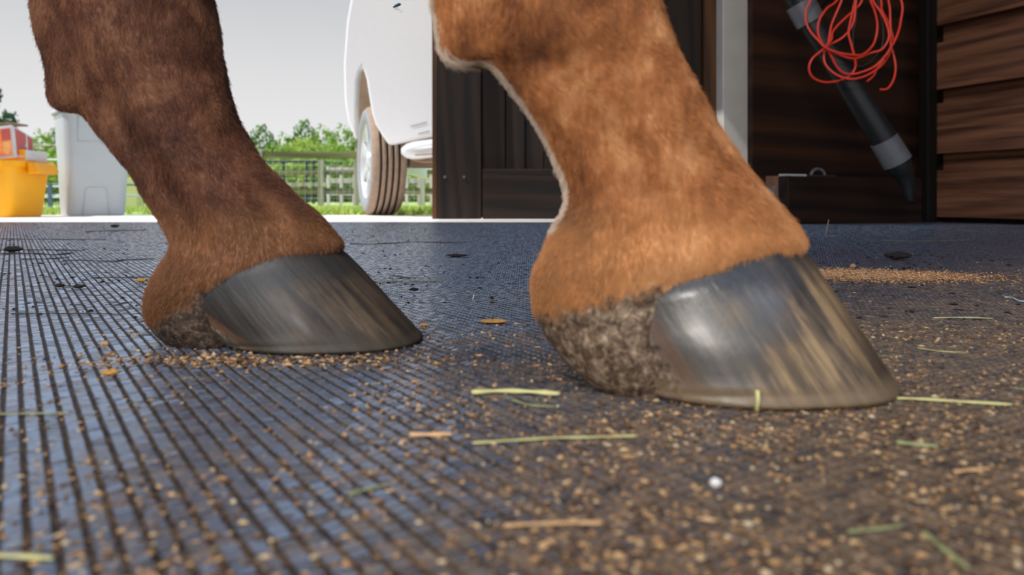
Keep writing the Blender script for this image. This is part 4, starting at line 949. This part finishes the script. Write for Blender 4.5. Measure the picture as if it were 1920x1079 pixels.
clod('mud_clod', 'debris', 1702, 506, 22, 3, 'small black crumb right behind the sawdust', 'clod', None, 15)
clod('wood_chip', 'leafdry', 925, 606, 50, 5, 'scattered tan chips between the hooves', 'chip', None, 16)
# feather-like white scrap
stick('paper_scrap', 'cardwhite', (889, 553), (885, 562), G(887, 562)[1], .0009, 'tiny white scrap standing on the mat between the hooves', 'scrap')

def grains(name, mat, pts, size, label, cat, squash=.6):
    n_ = len(pts); base_ = np.array([(1, 0, 0), (0, 1, 0), (-1, 0, 0), (0, -1, 0), (0, 0, 1), (0, 0, -1)], float)
    fs_ = np.array([(0, 1, 4), (1, 2, 4), (2, 3, 4), (3, 0, 4), (1, 0, 5), (2, 1, 5), (3, 2, 5), (0, 3, 5)])
    a = RNG.uniform(0, 6.28, n_); s_ = size[:, None] * RNG.uniform(.6, 1.4, (n_, 3)); s_[:, 2] *= squash; s_[:, 0] *= RNG.uniform(1, 1.7, n_)
    v_ = base_[None] * s_[:, None, :] * RNG.uniform(.75, 1.25, (n_, 6, 1)); ca, sa = np.cos(a)[:, None], np.sin(a)[:, None]
    X_ = v_[:, :, 0] * ca - v_[:, :, 1] * sa; Y_ = v_[:, :, 0] * sa + v_[:, :, 1] * ca
    out = np.stack([X_ + pts[:, 0:1], Y_ + pts[:, 1:2], v_[:, :, 2] + pts[:, 2:3] + s_[:, 2:3] * .6], 2)
    o = fastmesh(name, out.reshape(-1, 3), (fs_[None] + (np.arange(n_) * 6)[:, None, None]).reshape(-1, 3), [M[mat]]); return tag(o, label, cat, None, 'stuff')
n_ = 60000; gy = .17 + RNG.random(n_) ** 1.6 * 2.2; gx = RNG.uniform(-.70, .70, n_) * (gy + .06)
dn = np.array([noise.noise(Vector((a * 7, b * 7, 0))) + .5 * noise.noise(Vector((a * 30, b * 30, 5))) for a, b in zip(gx, gy)])
pr = np.clip(.22 + .55 * (gx / (gy + .05) + .12) + .75 * dn, .03, 1) * np.where(gy < .5, 1, .75)
nr_h = np.exp(-(((gx + .14) / .10) ** 2 + ((gy - .455) / .02) ** 2)) + .7 * np.exp(-(((gx - .12) / .10) ** 2 + ((gy - .33) / .02) ** 2)); pr = np.clip(pr + nr_h, 0, 1)
k = RNG.random(n_) < pr; gx, gy = gx[k], gy[k]; n_ = len(gx)
sz = .00018 + RNG.random(n_) ** 4 * .0011
grains('dirt_crumbs', 'crumb', np.stack([gx, gy, np.full(n_, ZT - .0004)], 1), sz, 'tan and brown crumbs of dirt scattered over the mat', 'dirt')
n_ = 26000; gy = .165 + RNG.random(n_) * .42; gx = RNG.uniform(-.66, .66, n_) * (gy + .05); dn = np.array([noise.noise(Vector((a * 14, b * 14, 9))) for a, b in zip(gx, gy)])
k = RNG.random(n_) < np.clip(.5 + .6 * gx / (gy + .05) + 1.1 * dn - .5 * (gy - .2), .02, 1); gx, gy = gx[k], gy[k]; n_ = len(gx)
grains('sand_grains', 'crumb', np.stack([gx, gy, np.full(n_, ZT - .0003)], 1), .0003 + RNG.random(n_) ** 2.4 * .0010, 'tan sandy grains covering the nearest right part of the mat', 'dirt')
n_ = 9000; gy = .6 + RNG.random(n_) * 2.45; gx = RNG.uniform(-.72, .72, n_) * gy
k = np.array([noise.noise(Vector((a * 2.2, b * 7, 2))) > -.05 and a < 1.3 for a, b in zip(gx, gy)]); gx, gy = gx[k], gy[k]; n_ = len(gx)
grains('dark_specks', 'debris', np.stack([gx, gy, np.full(n_, ZT - .0003)], 1), .0006 + RNG.random(n_) ** 4 * .0020, 'dark mud specks scattered over the farther part of the mat', 'dirt', .5)
n_ = 900; th_ = RNG.uniform(-1, 1, n_); gx = -.15 + RNG.normal(0, .045, n_); gy = .45 + RNG.normal(0, .009, n_)
grains('bedding_crumbs', 'crumb', np.stack([gx, gy, np.full(n_, ZT - .0002)], 1), .0004 + RNG.random(n_) ** 3 * .0014, 'coarser crumbs of bedding along the far hoof', 'dirt')
n_ = 15000; cX, cYy, _ = G(1640, 518); gx = cX - .02 + RNG.normal(0, .06, n_); gy = cYy + .0 + RNG.normal(0, .034, n_) + (gx - cX) * -.12
grains('sawdust', 'sawdust', np.stack([gx, gy, np.full(n_, ZT) + RNG.random(n_) * .0016], 1), .0005 + RNG.random(n_) * .0008, 'pale tan patch of sawdust behind the near hoof toe', 'sawdust')

# unseen fixture added around the fill light, behind the camera
fxo = thing('added_fill_fixture', 'long warm fixture added behind the camera to brighten the near leg', 'lamp', FILL)
mb = MB(); mb.box(FILL[0] - .6, FILL[0] + .6, FILL[1] - .15, FILL[1] - .09, FILL[2] + .12, FILL[2] + .2); part(mb, 'housing', M['fixture'], fxo)
mb = MB(); mb.tube([(FILL[0], FILL[1] - .12, FILL[2] + .2), (FILL[0], FILL[1] - .12, 2.62)], .006, 6); part(mb, 'cord', M['wire'], fxo)

wt = thing('added_glint_stand', 'standing light added behind the camera for the shine on the near hoof', 'lamp', (GLINT[0], GLINT[1] - .06, 0))  # unseen stand added to carry the hoof highlight light
mb = MB(); mb.box(GLINT[0] - .17, GLINT[0] + .17, GLINT[1] - .10, GLINT[1] - .05, GLINT[2] - .2, GLINT[2] + .2); part(mb, 'housing', M['fixture'], wt)
for a_ in (-.16, .16): mb = MB(); mb.tube([(GLINT[0], GLINT[1] - .08, .2), (GLINT[0] + a_, GLINT[1] - .12, .006)], .008, 8); part(mb, 'leg', M['steel_dark'], wt)
mb = MB(); mb.tube([(GLINT[0], GLINT[1] - .08, .2), (GLINT[0], GLINT[1] - .2, .006)], .008, 8); part(mb, 'leg', M['steel_dark'], wt)
